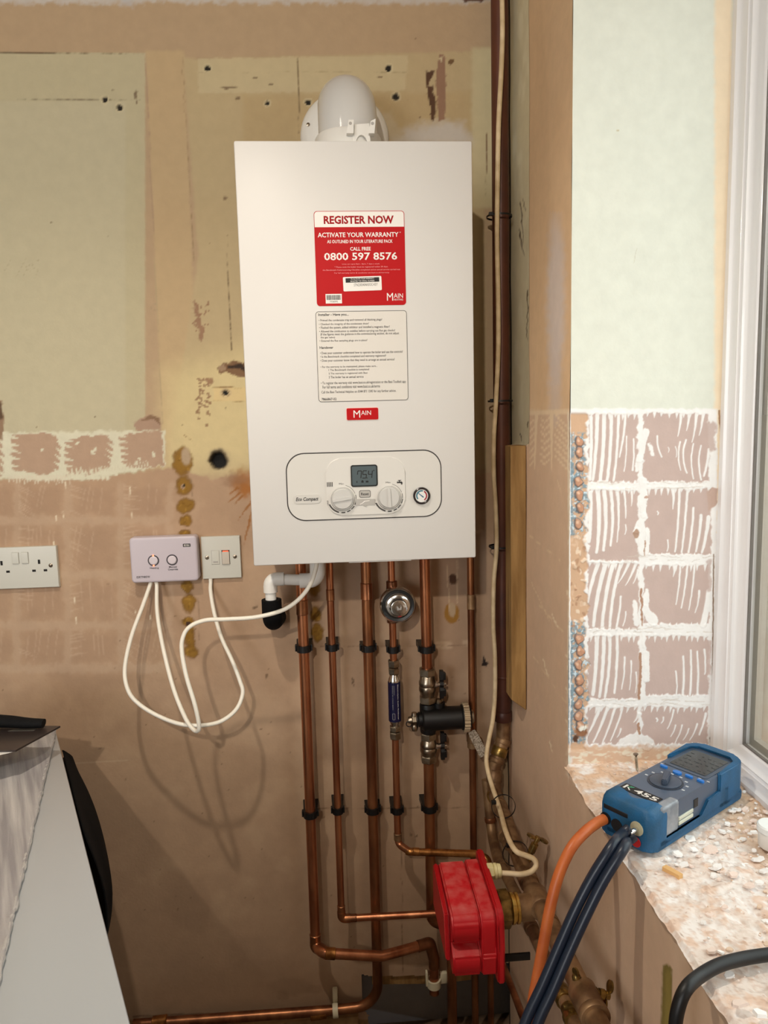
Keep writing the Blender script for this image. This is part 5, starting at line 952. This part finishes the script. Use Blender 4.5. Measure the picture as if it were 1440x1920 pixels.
# ================================================================== corner batten, wall-gap timber
qa = at(958, 836, y=-.16); qb = at(958, 1333, y=-.16)
bm = B(); bx(bm, ((.4835+BX-.001)/2, -.138, (qa.z+qb.z)/2), (BX-.001-.4835, .044, qa.z-qb.z), .0012, 1)
for v in bm.verts:
    if v.co.z < qb.z+.01 and v.co.x < .49: v.co.z += .022
o = fin('timber_batten', bm, M_WOOD, None, 40); tag(o, 'rough upright timber batten fixed to the right wall near the corner', 'batten')
a = W(706, 1840, .0); b = W(884, 1832, 0.); bm = B(); prism(bm, [(a.x-.01, a.z-.012), (W(820, 1858, 0).x, W(820, 1848, 0).z), (b.x, b.z-.012), (b.x, b.z+.016), (a.x-.01, a.z+.008)], -.030, -.006, WM(0)); o = fin('timber_strip', bm, M_WOOD, None); tag(o, 'low timber strip across the gap in the wall behind the pipes', 'timber')
a = W(520, 1916, 0); o = box('timber_strip', (a.x-.28, -.014, .05), (W(672, 1912, 0).x, -.0022, W(600, 1912, .014).z), mat('painted_strip', (178, 148, 104), .7, rgb2=(140, 108, 70), scale=20)); tag(o, 'low timber strip along the wall foot below the sweeping pipe', 'timber')
q = at(1250, 1830, x=BX)
# ================================================================== white unit at the left, with what lies on it
CT = .945; Pc = at(105, 1370, z=CT); Pn = at(245, 1920, z=CT); ue = (Pn-Pc).normalized(); we = Vector((ue.y, -ue.x, 0)); we = we if we.x < 0 else -we
MU = Matrix(((ue.x, we.x, 0, Pc.x), (ue.y, we.y, 0, Pc.y), (0, 0, 1, CT), (0, 0, 0, 1)))    # x along the right-hand edge, y to the left
t = thing('low_cabinet', 'flat-topped white unit standing askew at the left wall, partly sheeted', 'cabinet', (Pc.x-.1, Pc.y-.5, 0))
box('worktop', (-.0, 0, -.028), (1.02, .62, 0), mat('white_laminate', (176, 178, 180), .3, coat=.2), t, .004, 2, MU); box('carcass', (.03, .02, -CT), (1.0, .60, -.029), M_WHITE, t, .002, 2, MU)
# dust sheet with a frayed hem
hA = at(103, 1382, z=CT+.002); hB = at(0, 1845, z=CT+.002); iM = MU.inverted(); hA = iM @ hA; hB = iM @ hB
def sheet():
    n, m_ = 90, 150; rd = random.Random(2); bm = B(); V = []
    for i in range(m_):
        s = -.0+i/(m_-1)*1.05; row = []
        hem = hA.y+(hB.y-hA.y)*(s-hA.x)/(hB.x-hA.x)+.004*float(fbm(np.array(s*45), np.array(3.3), 3))+rd.uniform(-.0005, .0005)
        for j in range(n):
            k = j/(n-1); y = hem+(.66-hem)*k if hem < .6 else hem+.05*k
            fz_ = float(fbm(np.array(s*3+y*4), np.array(y*42+s*10), 3)); f2_ = float(fbm(np.array(s*14), np.array(y*110+s*20), 3))
            h = .003+.006*max(0, fz_+.12)*min(1, k*8+.15)+.0012*f2_+(.0035*max(0, 1-k*60) if j < 3 else 0)
            row.append(bm.verts.new((s, min(y, .64), max(h, .0015))))
        V.append(row)
    for i in range(m_-1):
        for j in range(n-1): bm.faces.new((V[i][j], V[i+1][j], V[i+1][j+1], V[i][j+1]))
    return bm
o = fin('dust_sheet', sheet(), mat('sheet_cotton', (192, 186, 182), .95, rgb2=(146, 140, 140), scale=3, bump=.5, bscale=500, var_stretch=(1.2, 22, 1)), None, 60); o.matrix_world = MU; ROOTM[o.name] = MU.copy(); tag(o, 'pale grey cotton dust sheet with a frayed hem spread over the white unit', 'sheet')
sm = o.modifiers.new('thickness', 'SOLIDIFY'); sm.thickness = .0012; sm.offset = 1
rdh = random.Random(12); hp_ = [Vector((q_, hA.y+(hB.y-hA.y)*(q_-hA.x)/(hB.x-hA.x)+.004*float(fbm(np.array(q_*45), np.array(3.3), 3))+.002, .0045+rdh.uniform(-.0006, .0006))) for q_ in [.004+.0045*i for i in range(190)]]
hm = fin('hem', tube(B(), hp_, [.0024+rdh.uniform(-.0008, .0010) for _ in hp_], 8), mat('hem_cotton', (190, 185, 180), .95, bump=.8, bscale=700), None, 60); hm.parent = o
# soft black bag and the dark panel lying on it
def blob_bag():
    bm = B(); bmesh.ops.create_cube(bm, size=1); bmesh.ops.subdivide_edges(bm, edges=bm.edges[:], cuts=9, use_grid_fill=True)
    for v in bm.verts:
        c = v.co.copy(); s = Vector((c.x*.13, c.y*.22, c.z*.042)); r_ = Vector((abs(c.x)*2, abs(c.y)*2, abs(c.z)*2)); k = 1-.06*(r_.x**4*r_.z**4); s.z *= 1-.25*r_.y**6
        s.z += .004*math.sin(c.y*19+c.x*11)*(c.z > 0); v.co = s*k
    return bm
PZ = CT+.058; tip = at(113, 1361, z=PZ)
bagc = iM @ at(-40, 1352, z=CT+.055)
bm = blob_bag(); bmesh.ops.transform(bm, matrix=Matrix.Translation((tip.x-.215, tip.y-.062, CT+.0355)) @ Matrix.Rotation(math.radians(4), 4, 'Z') @ Matrix.Rotation(PI/2, 4, 'Z'), verts=bm.verts[:])
o = fin('tool_bag', bm, mat('black_nylon', (9, 9, 10), .75, spec=.2, bump=.4, bscale=260), None, 60); tag(o, 'black soft bag lying at the back of the white unit under the dark panel', 'bag')
# folded flap of the bag rising behind the panel
a = at(-60, 1346, z=PZ+.01); b = at(0, 1346, z=PZ+.012); c2 = at(84, 1350, z=PZ+.012)
bm = B(); P_ = [at(-120, 1350, z=PZ+.014), at(-40, 1350, z=PZ+.016), at(10, 1351, z=PZ+.014), at(50, 1355, z=PZ+.011), at(82, 1356, z=PZ+.009)]
for p_ in P_: p_.y = min(p_.y, -.03)
tube(bm, smooth(P_, 6), [.018-.008*k/24 for k in range(25)], 14); 
for v in bm.verts: v.co.z = PZ+.008+(v.co.z-PZ-.008)*.75
fl2 = fin('folded_case', bm, MATS['black_nylon'], None, 60); tag(fl2, 'rolled black fabric case along the back edge of the dark panel', 'case')
pp = [tip, at(29, 1406.5, z=PZ), at(-20, 1407, z=PZ), at(-160, 1412, z=PZ), at(-160, 1362, z=PZ), at(36, 1360, z=PZ)]
bm = prism(B(), [(p.x, p.y) for p in pp], PZ-.003, PZ, Matrix()); o = fin('dark_panel', bm, mat('smoked_panel', (58, 48, 44), .32, rgb2=(42, 36, 36), scale=7), None); tag(o, 'thin dark brown panel lying on the bag, its pointed corner over the edge', 'panel')
zz = PZ+.0002; st_ = [at(15, 1371, z=zz), at(28, 1366, z=zz), at(69, 1366, z=zz), at(63, 1370, z=zz)]
fin('pale_strip', prism(B(), [(p.x, p.y) for p in st_], PZ-.0002, PZ+.0003, Matrix()), mat('panel_strip', (92, 88, 80), .4), None); q = bpy.data.objects['pale_strip']; q.parent = o
q = PZ-.0035; pw = [at(23, 1410, z=q), at(-40, 1425, z=q), at(-60, 1402, z=q), at(0, 1398, z=q)]
o = fin('paper_sheet', prism(B(), [(p.x, p.y) for p in pw], q-.0004, q, Matrix()), M_PAPER, None); tag(o, 'white sheet of paper poking out under the dark panel', 'paper')
# black cloth hanging behind the unit's right-hand edge
def cloth():
    sil = [(113, 1418), (128, 1462), (150, 1508), (172, 1545), (190, 1580), (200, 1615), (207, 1655), (210, 1690), (206, 1722), (201, 1745), (198, 1752)]
    bm = B(); rows = []; n = we*-1
    for i, (px, py) in enumerate(sil):
        f_ = i/(len(sil)-1); o_ = Pc+n*(.02+.045*math.sin(PI*min(1, f_*.9+.08))); d = RT*(px-720)/FPX+DN*(py-960)/FPX+FW; d = Vector(d); c_ = Vector(CAM)
        k = (o_-c_).dot(n)/d.dot(n); p_ = c_+d*k if i > 4 else W(px, py, .050+.024*i); s = (p_-Pc).dot(ue); top = Pc+ue*max(s-.02*f_, .03)+n*.004+Vector((0, 0, -.029)); row = []
        for j in range(9):
            g_ = j/8; q_ = top.lerp(p_, g_)+n*(.018*math.sin(PI*g_))*(1-.4*f_)+Vector((0, 0, -.010*math.sin(PI*g_))); row.append(bm.verts.new(q_))
        low = p_+Vector((0, 0, -.10))-n*.03; row += [bm.verts.new(p_.lerp(low, .35)-n*.002), bm.verts.new(low)]
        rows.append(row)
    for a_, b_ in zip(rows, rows[1:]):
        for j in range(len(a_)-1): bm.faces.new((a_[j], b_[j], b_[j+1], a_[j+1]))
    return bm
o = fin('black_cloth', cloth(), mat('black_fabric', (9, 9, 11), .9, spec=.12, bump=.5, bscale=180), None, 70); tag(o, 'black cloth hanging over the right-hand edge of the white unit', 'cloth')
s_ = o.modifiers.new('thickness', 'SOLIDIFY'); s_.thickness = .004; sb = o.modifiers.new('soft', 'SUBSURF'); sb.levels = sb.render_levels = 1

# ================================================================== flue-gas analyser on the sill
AZ = SILL-.001; nr = at(1222, 1606, z=AZ); fr = at(1397, 1492, z=AZ); ua = (fr-nr); LA = ua.length; ua.normalize(); va_ = Vector((-ua.y, ua.x, 0)); HW = .0425
oa = nr+va_*HW; AM = Matrix(((ua.x, va_.x, 0, oa.x), (ua.y, va_.y, 0, oa.y), (0, 0, 1, AZ), (0, 0, 0, 1)))   # x along the case, y to its left, z up
t = thing('flue_gas_analyser', 'blue and grey handheld flue gas analyser lying on the windowsill', 'analyser', oa)
M_BOOT = mat('blue_rubber', (18, 90, 136), .5, rgb2=(22, 80, 116), scale=40, bump=.2, bscale=400); M_CASE = mat('slate_blue_case', (78, 92, 112), .32)
HT = .058
def abox(name, lo, hi, m, par=None, bev=.0, seg=3):
    bm = B(); lo, hi = Vector(lo), Vector(hi); bx(bm, (lo+hi)/2, hi-lo, bev, seg); bmesh.ops.transform(bm, matrix=AM, verts=bm.verts[:]); return fin(name, bm, m, par or t, 40)
def aprism(name, poly, h0, h1, m, par=None, bev=0., MM=None, bseg=3):
    bm = prism(B(), poly, h0, h1, AM @ (MM or Matrix()))
    if bev: bmesh.ops.bevel(bm, geom=bm.edges[:], offset=bev, segments=bseg, affect='EDGES', clamp_overlap=True)
    return fin(name, bm, m, par or t, 40)
cs = aprism('case', rrect(.012, LA-.008, -HW+.004, HW-.004, .012), .004, HT-.004, M_CASE, None, .004)
# boot: base tray, near end block with a scooped lip, far end hoop, right-hand rail
aprism('rubber_boot', rrect(.0, LA, -HW, HW, .014), 0, .012, M_BOOT, None, .004)
SV = Matrix(((1, 0, 0, 0), (0, 0, -1, 0), (0, 1, 0, 0), (0, 0, 0, 1)))     # profile in x-z, extruded across
bm = B(); nA = 14; ringsA = []
for i in range(nA+1):
    y = -HW+2*HW*i/nA; e = abs(y)/HW; rim = .026+.010*max(0, e-.25)-.008*(e < .3)*math.cos(e*PI/.6); zt_ = HT-.0105*(max(0, e-.72)/.28)**2; xf = .010*(max(0, e-.75)/.25)**2
    ringsA.append([bm.verts.new(AM @ Vector(p_)) for p_ in ((xf+.003, y, .001), (xf, y, .006), (xf, y, zt_-.012), (xf+.003, y, zt_-.004), (xf+.009, y, zt_), (rim, y, zt_+.0005), (rim+.001, y, zt_-.004), (rim, y, .001))])
for a_, b_ in zip(ringsA, ringsA[1:]):
    for k in range(8): bm.faces.new((a_[k], a_[(k+1) % 8], b_[(k+1) % 8], b_[k]))
bm.faces.new(ringsA[0]); bm.faces.new(ringsA[-1]); fin('boot_end', bm, M_BOOT, t, 50)
o_ = [(LA-.075, -HW), (LA-.02, -HW)]+[(LA-.02+.02*math.sin(a), -HW+.02-.02*math.cos(a)) for a in [PI/2*k/6 for k in range(7)]]+[(LA-.02+.02*math.cos(a), HW-.02+.02*math.sin(a)) for a in [PI/2*k/6 for k in range(7)]]+[(LA-.075, HW)]
i_ = [(LA-.075, HW-.006), (LA-.022, HW-.006), (LA-.011, HW-.017), (LA-.011, -HW+.017), (LA-.022, -HW+.006), (LA-.075, -HW+.006)]
aprism('boot_hoop', o_+i_, .004, HT+.001, M_BOOT, None, .0025)
aprism('boot_rail', [(.02, .004), (.02, .012), (LA*.50, .012), (LA*.57, .030), (LA-.05, .034), (LA-.05, .004)], HW-.005, HW, M_BOOT, None, .001, SV)
aprism('boot_rail', [(.02, .004), (.02, .012), (LA*.50, .012), (LA*.57, .030), (LA-.05, .034), (LA-.05, .004)], -HW, -HW+.005, M_BOOT, None, .001, SV)
ft = HT-.004; xs0, xs1 = LA*.63, LA*.90
aprism('screen_surround', rrect(LA*.60, LA*.93, -.034, .034, .005), ft-.001, ft+.0008, mat('surround_slate', (66, 80, 98), .3))
aprism('screen', rrect(xs0, xs1, -.028, .028, .002), ft, ft+.0014, mat('lcd_dark', (52, 58, 60), .2, rgb2=(57, 63, 65), scale=60))
bm = B(); rd = random.Random(9)
for i in range(5):
    for j in range(6):
        if rd.random() < .7: x = xs0+.006+i*.0115; y = .024-j*.009; w_ = rd.uniform(.003, .007); prism(bm, [(x, y), (x+.0015, y), (x+.0015, y-w_), (x, y-w_)], ft+.0014, ft+.0016, AM)
fin('screen_digits', bm, mat('lcd_ink', (34, 38, 40), .4), t)
M_BTN = mat('blue_button', (40, 120, 206), .3)
for x, y, w_, h_ in ((LA*.555, .026, .0115, .005), (LA*.545, .003, .013, .0085), (LA*.555, -.014, .0115, .005), (LA*.555, -.0315, .0105, .005)):
    aprism('button', rrect(x-h_/2, x+h_/2, y-w_/2, y+w_/2, h_*.45), ft-.001, ft+.0028, M_BTN, None, .001)
for y in (-.024, -.0405+.004, .036): bm = B(); prism(bm, [(LA*.585, y), (LA*.585+.0012, y), (LA*.585+.0012, y-.004), (LA*.585, y-.004)], ft, ft+.0005, AM); fin('button_mark', bm, M_PAPER, t)
dc = AM @ Vector((LA*.40, 0, ft)); fin('dial_groove', lathe(B(), [(.0225, 0), (.0245, 0), (.0245, .0008), (.0225, .0008)], dc, UP, 40), mat('groove_slate', (44, 52, 66), .4), t); fin('dial', lathe(B(), [(.0215, 0), (.0215, .0018), (.019, .0026), (0, .0026)], dc, UP, 40), mat('dial_slate', (62, 74, 92), .35), t, 40)
aprism('dial_grip', [(LA*.40-.017, -.0045), (LA*.40-.014, .006), (LA*.40+.016, .004), (LA*.40+.018, 0), (LA*.40+.016, -.004)], ft+.002, ft+.011, mat('dial_slate', (62, 74, 92), .35), None, .0015, Matrix.Translation((LA*.40, 0, 0)) @ Matrix.Rotation(math.radians(205), 4, 'Z') @ Matrix.Translation((-LA*.40, 0, 0)))
bm = B()
for a_ in range(-95, 100, 27):
    x = LA*.40+.029*math.cos(math.radians(a_)); y = .029*math.sin(math.radians(a_)); s_ = .0013; prism(bm, [(x-s_, y-s_*1.6), (x+s_, y-s_*1.6), (x+s_, y+s_*1.6), (x-s_, y+s_*1.6)], ft, ft+.0004, AM)
fin('dial_marks', bm, mat('mark_white', (200, 204, 208), .5), t)
tl = aprism('model_plate', rrect(.034, .0515, -.0252, .0325, .001), ft, ft+.0008, M_BLACK)
LM = AM @ Matrix(((0, 1, 0, 0), (-1, 0, 0, 0), (0, 0, 1, ft+.0009), (0, 0, 0, 1)))   # reads across the case, seen from the near end
link('plate_lettering', text_mesh([('455', -.0130, .0225, .0378, .0482)], LM, .022), M_PAPER, tl)
bm = B(); K_ = [(-0.029, 0.0375), (-0.026, 0.0375), (-0.026, 0.0485), (-0.029, 0.0485)]; prism(bm, K_, 0, .0002, LM); prism(bm, [(-0.025, 0.043), (-0.019, 0.0375), (-0.0165, 0.0375), (-0.023, 0.0435)], 0, .0002, LM); fin('plate_mark', bm, M_PAPER, tl)
bm = B(); prism(bm, [(-0.025, 0.0435), (-0.019, 0.0485), (-0.0165, 0.0485), (-0.023, 0.043)], 0, .0002, LM); prism(bm, [(-0.0235, 0.0478), (-0.0205, 0.0478), (-0.0205, 0.0485), (-0.0235, 0.0485)], 0, .0002, LM); fin('plate_mark', bm, mat('plate_green', (70, 170, 130), .5), tl)
abox('water_trap', (.025, -HW+.001, .012), (.066, -HW+.0168, HT-.0022), mat('trap_plastic', (150, 156, 164), .12, spec=.7, rgb2=(120, 128, 138), scale=50), None, .004)
for zz in (.016, .023): abox('filter_stick', (.068, -HW+.0025, zz), (.104, -HW+.007, zz+.0055), mat('filter_white', (214, 214, 196), .5), None, .001)
abox('vent_grille', (.106, -HW+.003, .028), (.116, -HW+.0045, .040), M_DARK)
# near end: slot, hose ports, red bung
def port(y, z, r_, m, nm='port'): return fin(nm, lathe(B(), [(r_, -.0015), (r_, .004), (0, .004)] if nm == 'port' else [(r_, -.003), (r_, .004), (0, .004)][::1] if False else [(0, -.0006), (r_, -.0006), (r_, .004)], AM @ Vector((0, y, z)), ua, 22), m, t)
M_PORT = mat('port_black', (14, 16, 20), .6)
abox('end_slot', (-.0006, -.006, .036), (.004, .033, .043), M_PORT, None, .0015)
for y, z in ((.029, .022), (.011, .020)): port(y, z, .0085, M_PORT)
port(-.020, .029, .0095, mat('port_cream', (196, 190, 160), .5)); fin('port', lathe(B(), [(0, -.0010), (.0064, -.0010), (.0064, .003)], AM @ Vector((0, -.020, .029)), ua, 22), M_PORT, t)

for y, z in ((.029, .022), (-.0205, .029)): fin('hose_spigot', lathe(B(), [(.0032, 0), (.0032, .016), (.0026, .017)], AM @ Vector((.0, y, z)), -ua, 14), M_CHROME, t, 40)
fin('red_bung', lathe(B(), [(0, .0035), (.0072, .003), (.0078, .001), (.0078, -.003)], AM @ Vector((.002, -.0185, .0095)), -ua, 22), mat('bung_red', (200, 30, 34), .35), t, 40)
# hoses and the black lead
hp = AM @ Vector((-.004, .029, .022)); h0 = AM @ Vector((-.020, .0292, .0222))
o = cable('orange_hose', 'orange rubber hose drooping from the end of the blue analyser', [hp, h0, at_d(1095, 1562, .905), at_d(1070, 1592, .89), at_d(1048, 1640, .88), at_d(1032, 1700, .872), at_d(1019, 1770, .866), at_d(1006, 1840, .862), at_d(998, 1890, .858), at_d(992, 1990, .85)], .0072, mat('orange_rubber', (200, 106, 50), .42, rgb2=(184, 90, 40), scale=30), 18, 'hose')
M_HOSE = mat('blue_black_rubber', (26, 36, 52), .35)
hp = AM @ Vector((-.004, -.0205, .029)); h0 = AM @ Vector((-.018, -.0200, .0285))
cable('blue_black_hose', 'dark blue-black hose from the analyser, the upper left of a touching pair', [AM @ Vector((-.014, -.0165, .0325)), AM @ Vector((-.026, -.0155, .029)), at_d(1150, 1583, .845), at_d(1113, 1640, .838), at_d(1080, 1703, .832), at_d(1048, 1775, .826), at_d(1018, 1845, .82), at_d(990, 1905, .816), at_d(960, 1985, .81)], .0067, M_HOSE, 18, 'hose')
cable('blue_black_hose', 'dark blue-black hose from the analyser, the lower right of a touching pair', [AM @ Vector((-.010, -.0225, .0235)), AM @ Vector((-.022, -.0205, .019)), at_d(1171, 1588, .838), at_d(1133, 1649, .830), at_d(1100, 1714, .824), at_d(1067, 1786, .818), at_d(1037, 1856, .812), at_d(1010, 1915, .808), at_d(983, 1996, .802)], .0067, M_HOSE, 18, 'hose')
zk = SILL+.001
cable('black_lead', 'thick black lead lying over the sill edge at the lower right', [at(1560, 1782, z=zk), at(1500, 1782, z=zk), at(1440, 1790, z=zk), at(1395, 1797, z=zk), at(1350, 1809, z=zk+.001), at(1315, 1828, z=zk-.001), at_d(1288, 1852, .655), at_d(1273, 1885, .65), at_d(1266, 1930, .648), at_d(1266, 2010, .645)], .0068, M_BLACK, 18, 'lead')
# ================================================================== rubble and bits on the sill
q = at(1437, 1588, z=SILL-.003); t = thing('plastic_tub', 'small round white tub on the sill at the right edge', 'tub', q); fin('tub_body', lathe(B(), [(0, 0), (.014, 0), (.0155, .002), (.0165, .026), (.015, .028), (0, .028)], (q.x+.006, q.y, q.z), UP, 32), M_PAPER, t, 40)
fin('tub_lid', lathe(B(), [(.0165, .022), (.0178, .023), (.0178, .030), (.016, .032), (0, .032)], (q.x+.006, q.y, q.z), UP, 32), mat('lid_white', (236, 240, 240), .35), t, 40)
q = at(1195, 1447, z=SILL+.002); t = thing('screw', 'screw standing upright on the sill behind the analyser', 'screw', q); bm = B(); ax = Vector((-.1, .02, 1)); prof = [(0, 0)]
for k in range(16): prof += [(.0022, .003+k*.0014), (.0014, .0037+k*.0014)]
lathe(bm, prof+[(.0016, .027)], q, ax, 12); fin('shank', bm, M_NICK, t, 60); fin('head', lathe(B(), [(.0016, .0265), (.0042, .0295), (.004, .0305), (0, .0305)], q, ax, 14), M_NICK, t, 40)
def flake(bm, c, s, rd):
    n = rd.randint(5, 8); top = []; bot = []; a0 = rd.random()*6; th = s*rd.uniform(.08, .24); tx, ty = rd.uniform(-.3, .3), rd.uniform(-.3, .3)
    for k in range(n):
        a_ = a0+2*PI*k/n; rr = s*rd.uniform(.6, 1.15); x, y = rr*math.cos(a_), rr*math.sin(a_)*.75; z = x*tx+y*ty
        top.append(bm.verts.new((c.x+x*.85, c.y+y*.85, c.z+z+th))); bot.append(bm.verts.new((c.x+x, c.y+y, c.z+z-.001)))
    bm.faces.new(top); bm.faces.new(bot)
    for k in range(n): bm.faces.new((top[k], top[(k+1) % n], bot[(k+1) % n], bot[k]))
rd = random.Random(21); MF = [mat('flake_white', (246, 243, 240), .9, bump=.4), mat('flake_pink', (236, 216, 204), .9, bump=.4), mat('flake_tan', (228, 202, 178), .9, bump=.4)]
rb = B()
def sz(y): return SILL-.03*max(0, RY-y)
def clear(x, y): p_ = AM.inverted() @ Vector((x, y, AZ)); return not (-.006 < p_.x < LA+.006 and abs(p_.y) < HW+.006)
cnt = 0
while cnt < 1500:
    y = rd.uniform(-1.2, RY-.006); x = .75-.215*rd.random()**1.5
    if not clear(x, y) or (x < .60 and rd.random() < .6) or (y > -.52 and rd.random() < .6): continue
    k0 = len(rb.faces); flake(rb, Vector((x, y, sz(y)+.001+.003*rd.random())), .0010+.0060*rd.random()**3, rd); cnt += 1; rb.faces.ensure_lookup_table(); mi = rd.choice([0, 0, 0, 0, 1, 1, 1, 2])
    for f_ in rb.faces[k0:]: f_.material_index = mi
o = fin('plaster_rubble', rb, MF); tag(o, 'loose plaster crumbs strewn over the windowsill', 'rubble', None, 'stuff')
spots = [(1292, 1572, .013, 0), (1331, 1594, .015, 1), (1302, 1592, .009, 0), (1420, 1612, .012, 0), (1432, 1632, .011, 0), (1404, 1660, .010, 1), (1375, 1640, .009, 1), (1355, 1560, .010, 0), (1421, 1655, .009, 0), (1395, 1600, .006, 1), (1343, 1625, .010, 0), (1270, 1600, .009, 0), (1385, 1882, .012, 1), (1425, 1900, .014, 0), (1360, 1700, .006, 1)]
for px, py, s, k in spots:
    bm = B(); q = at(px, py, z=SILL-.004); flake(bm, q, s*.8, rd); o = fin('plaster_chunk', bm, MF[k], None); tag(o, 'broken flat chunk of plaster lying in the rubble on the sill', 'plaster', 'plaster chunks on the sill')
bm = B(); a = at(1246, 1624, z=SILL-.004); b = at(1276, 1642, z=SILL-.004); u_ = (b-a).normalized(); w_ = Vector((-u_.y, u_.x, 0))*.0045
prism(bm, [((a-w_).x, (a-w_).y), ((b-w_*.6).x, (b-w_*.6).y), ((b+w_).x, (b+w_).y), ((a+w_*.7).x, (a+w_*.7).y)], SILL-.009, SILL-.003, Matrix()); o = fin('wood_splinter', bm, mat('splinter', (224, 178, 118), .8), None); tag(o, 'tan wooden splinter on the sill just in front of the analyser', 'splinter')
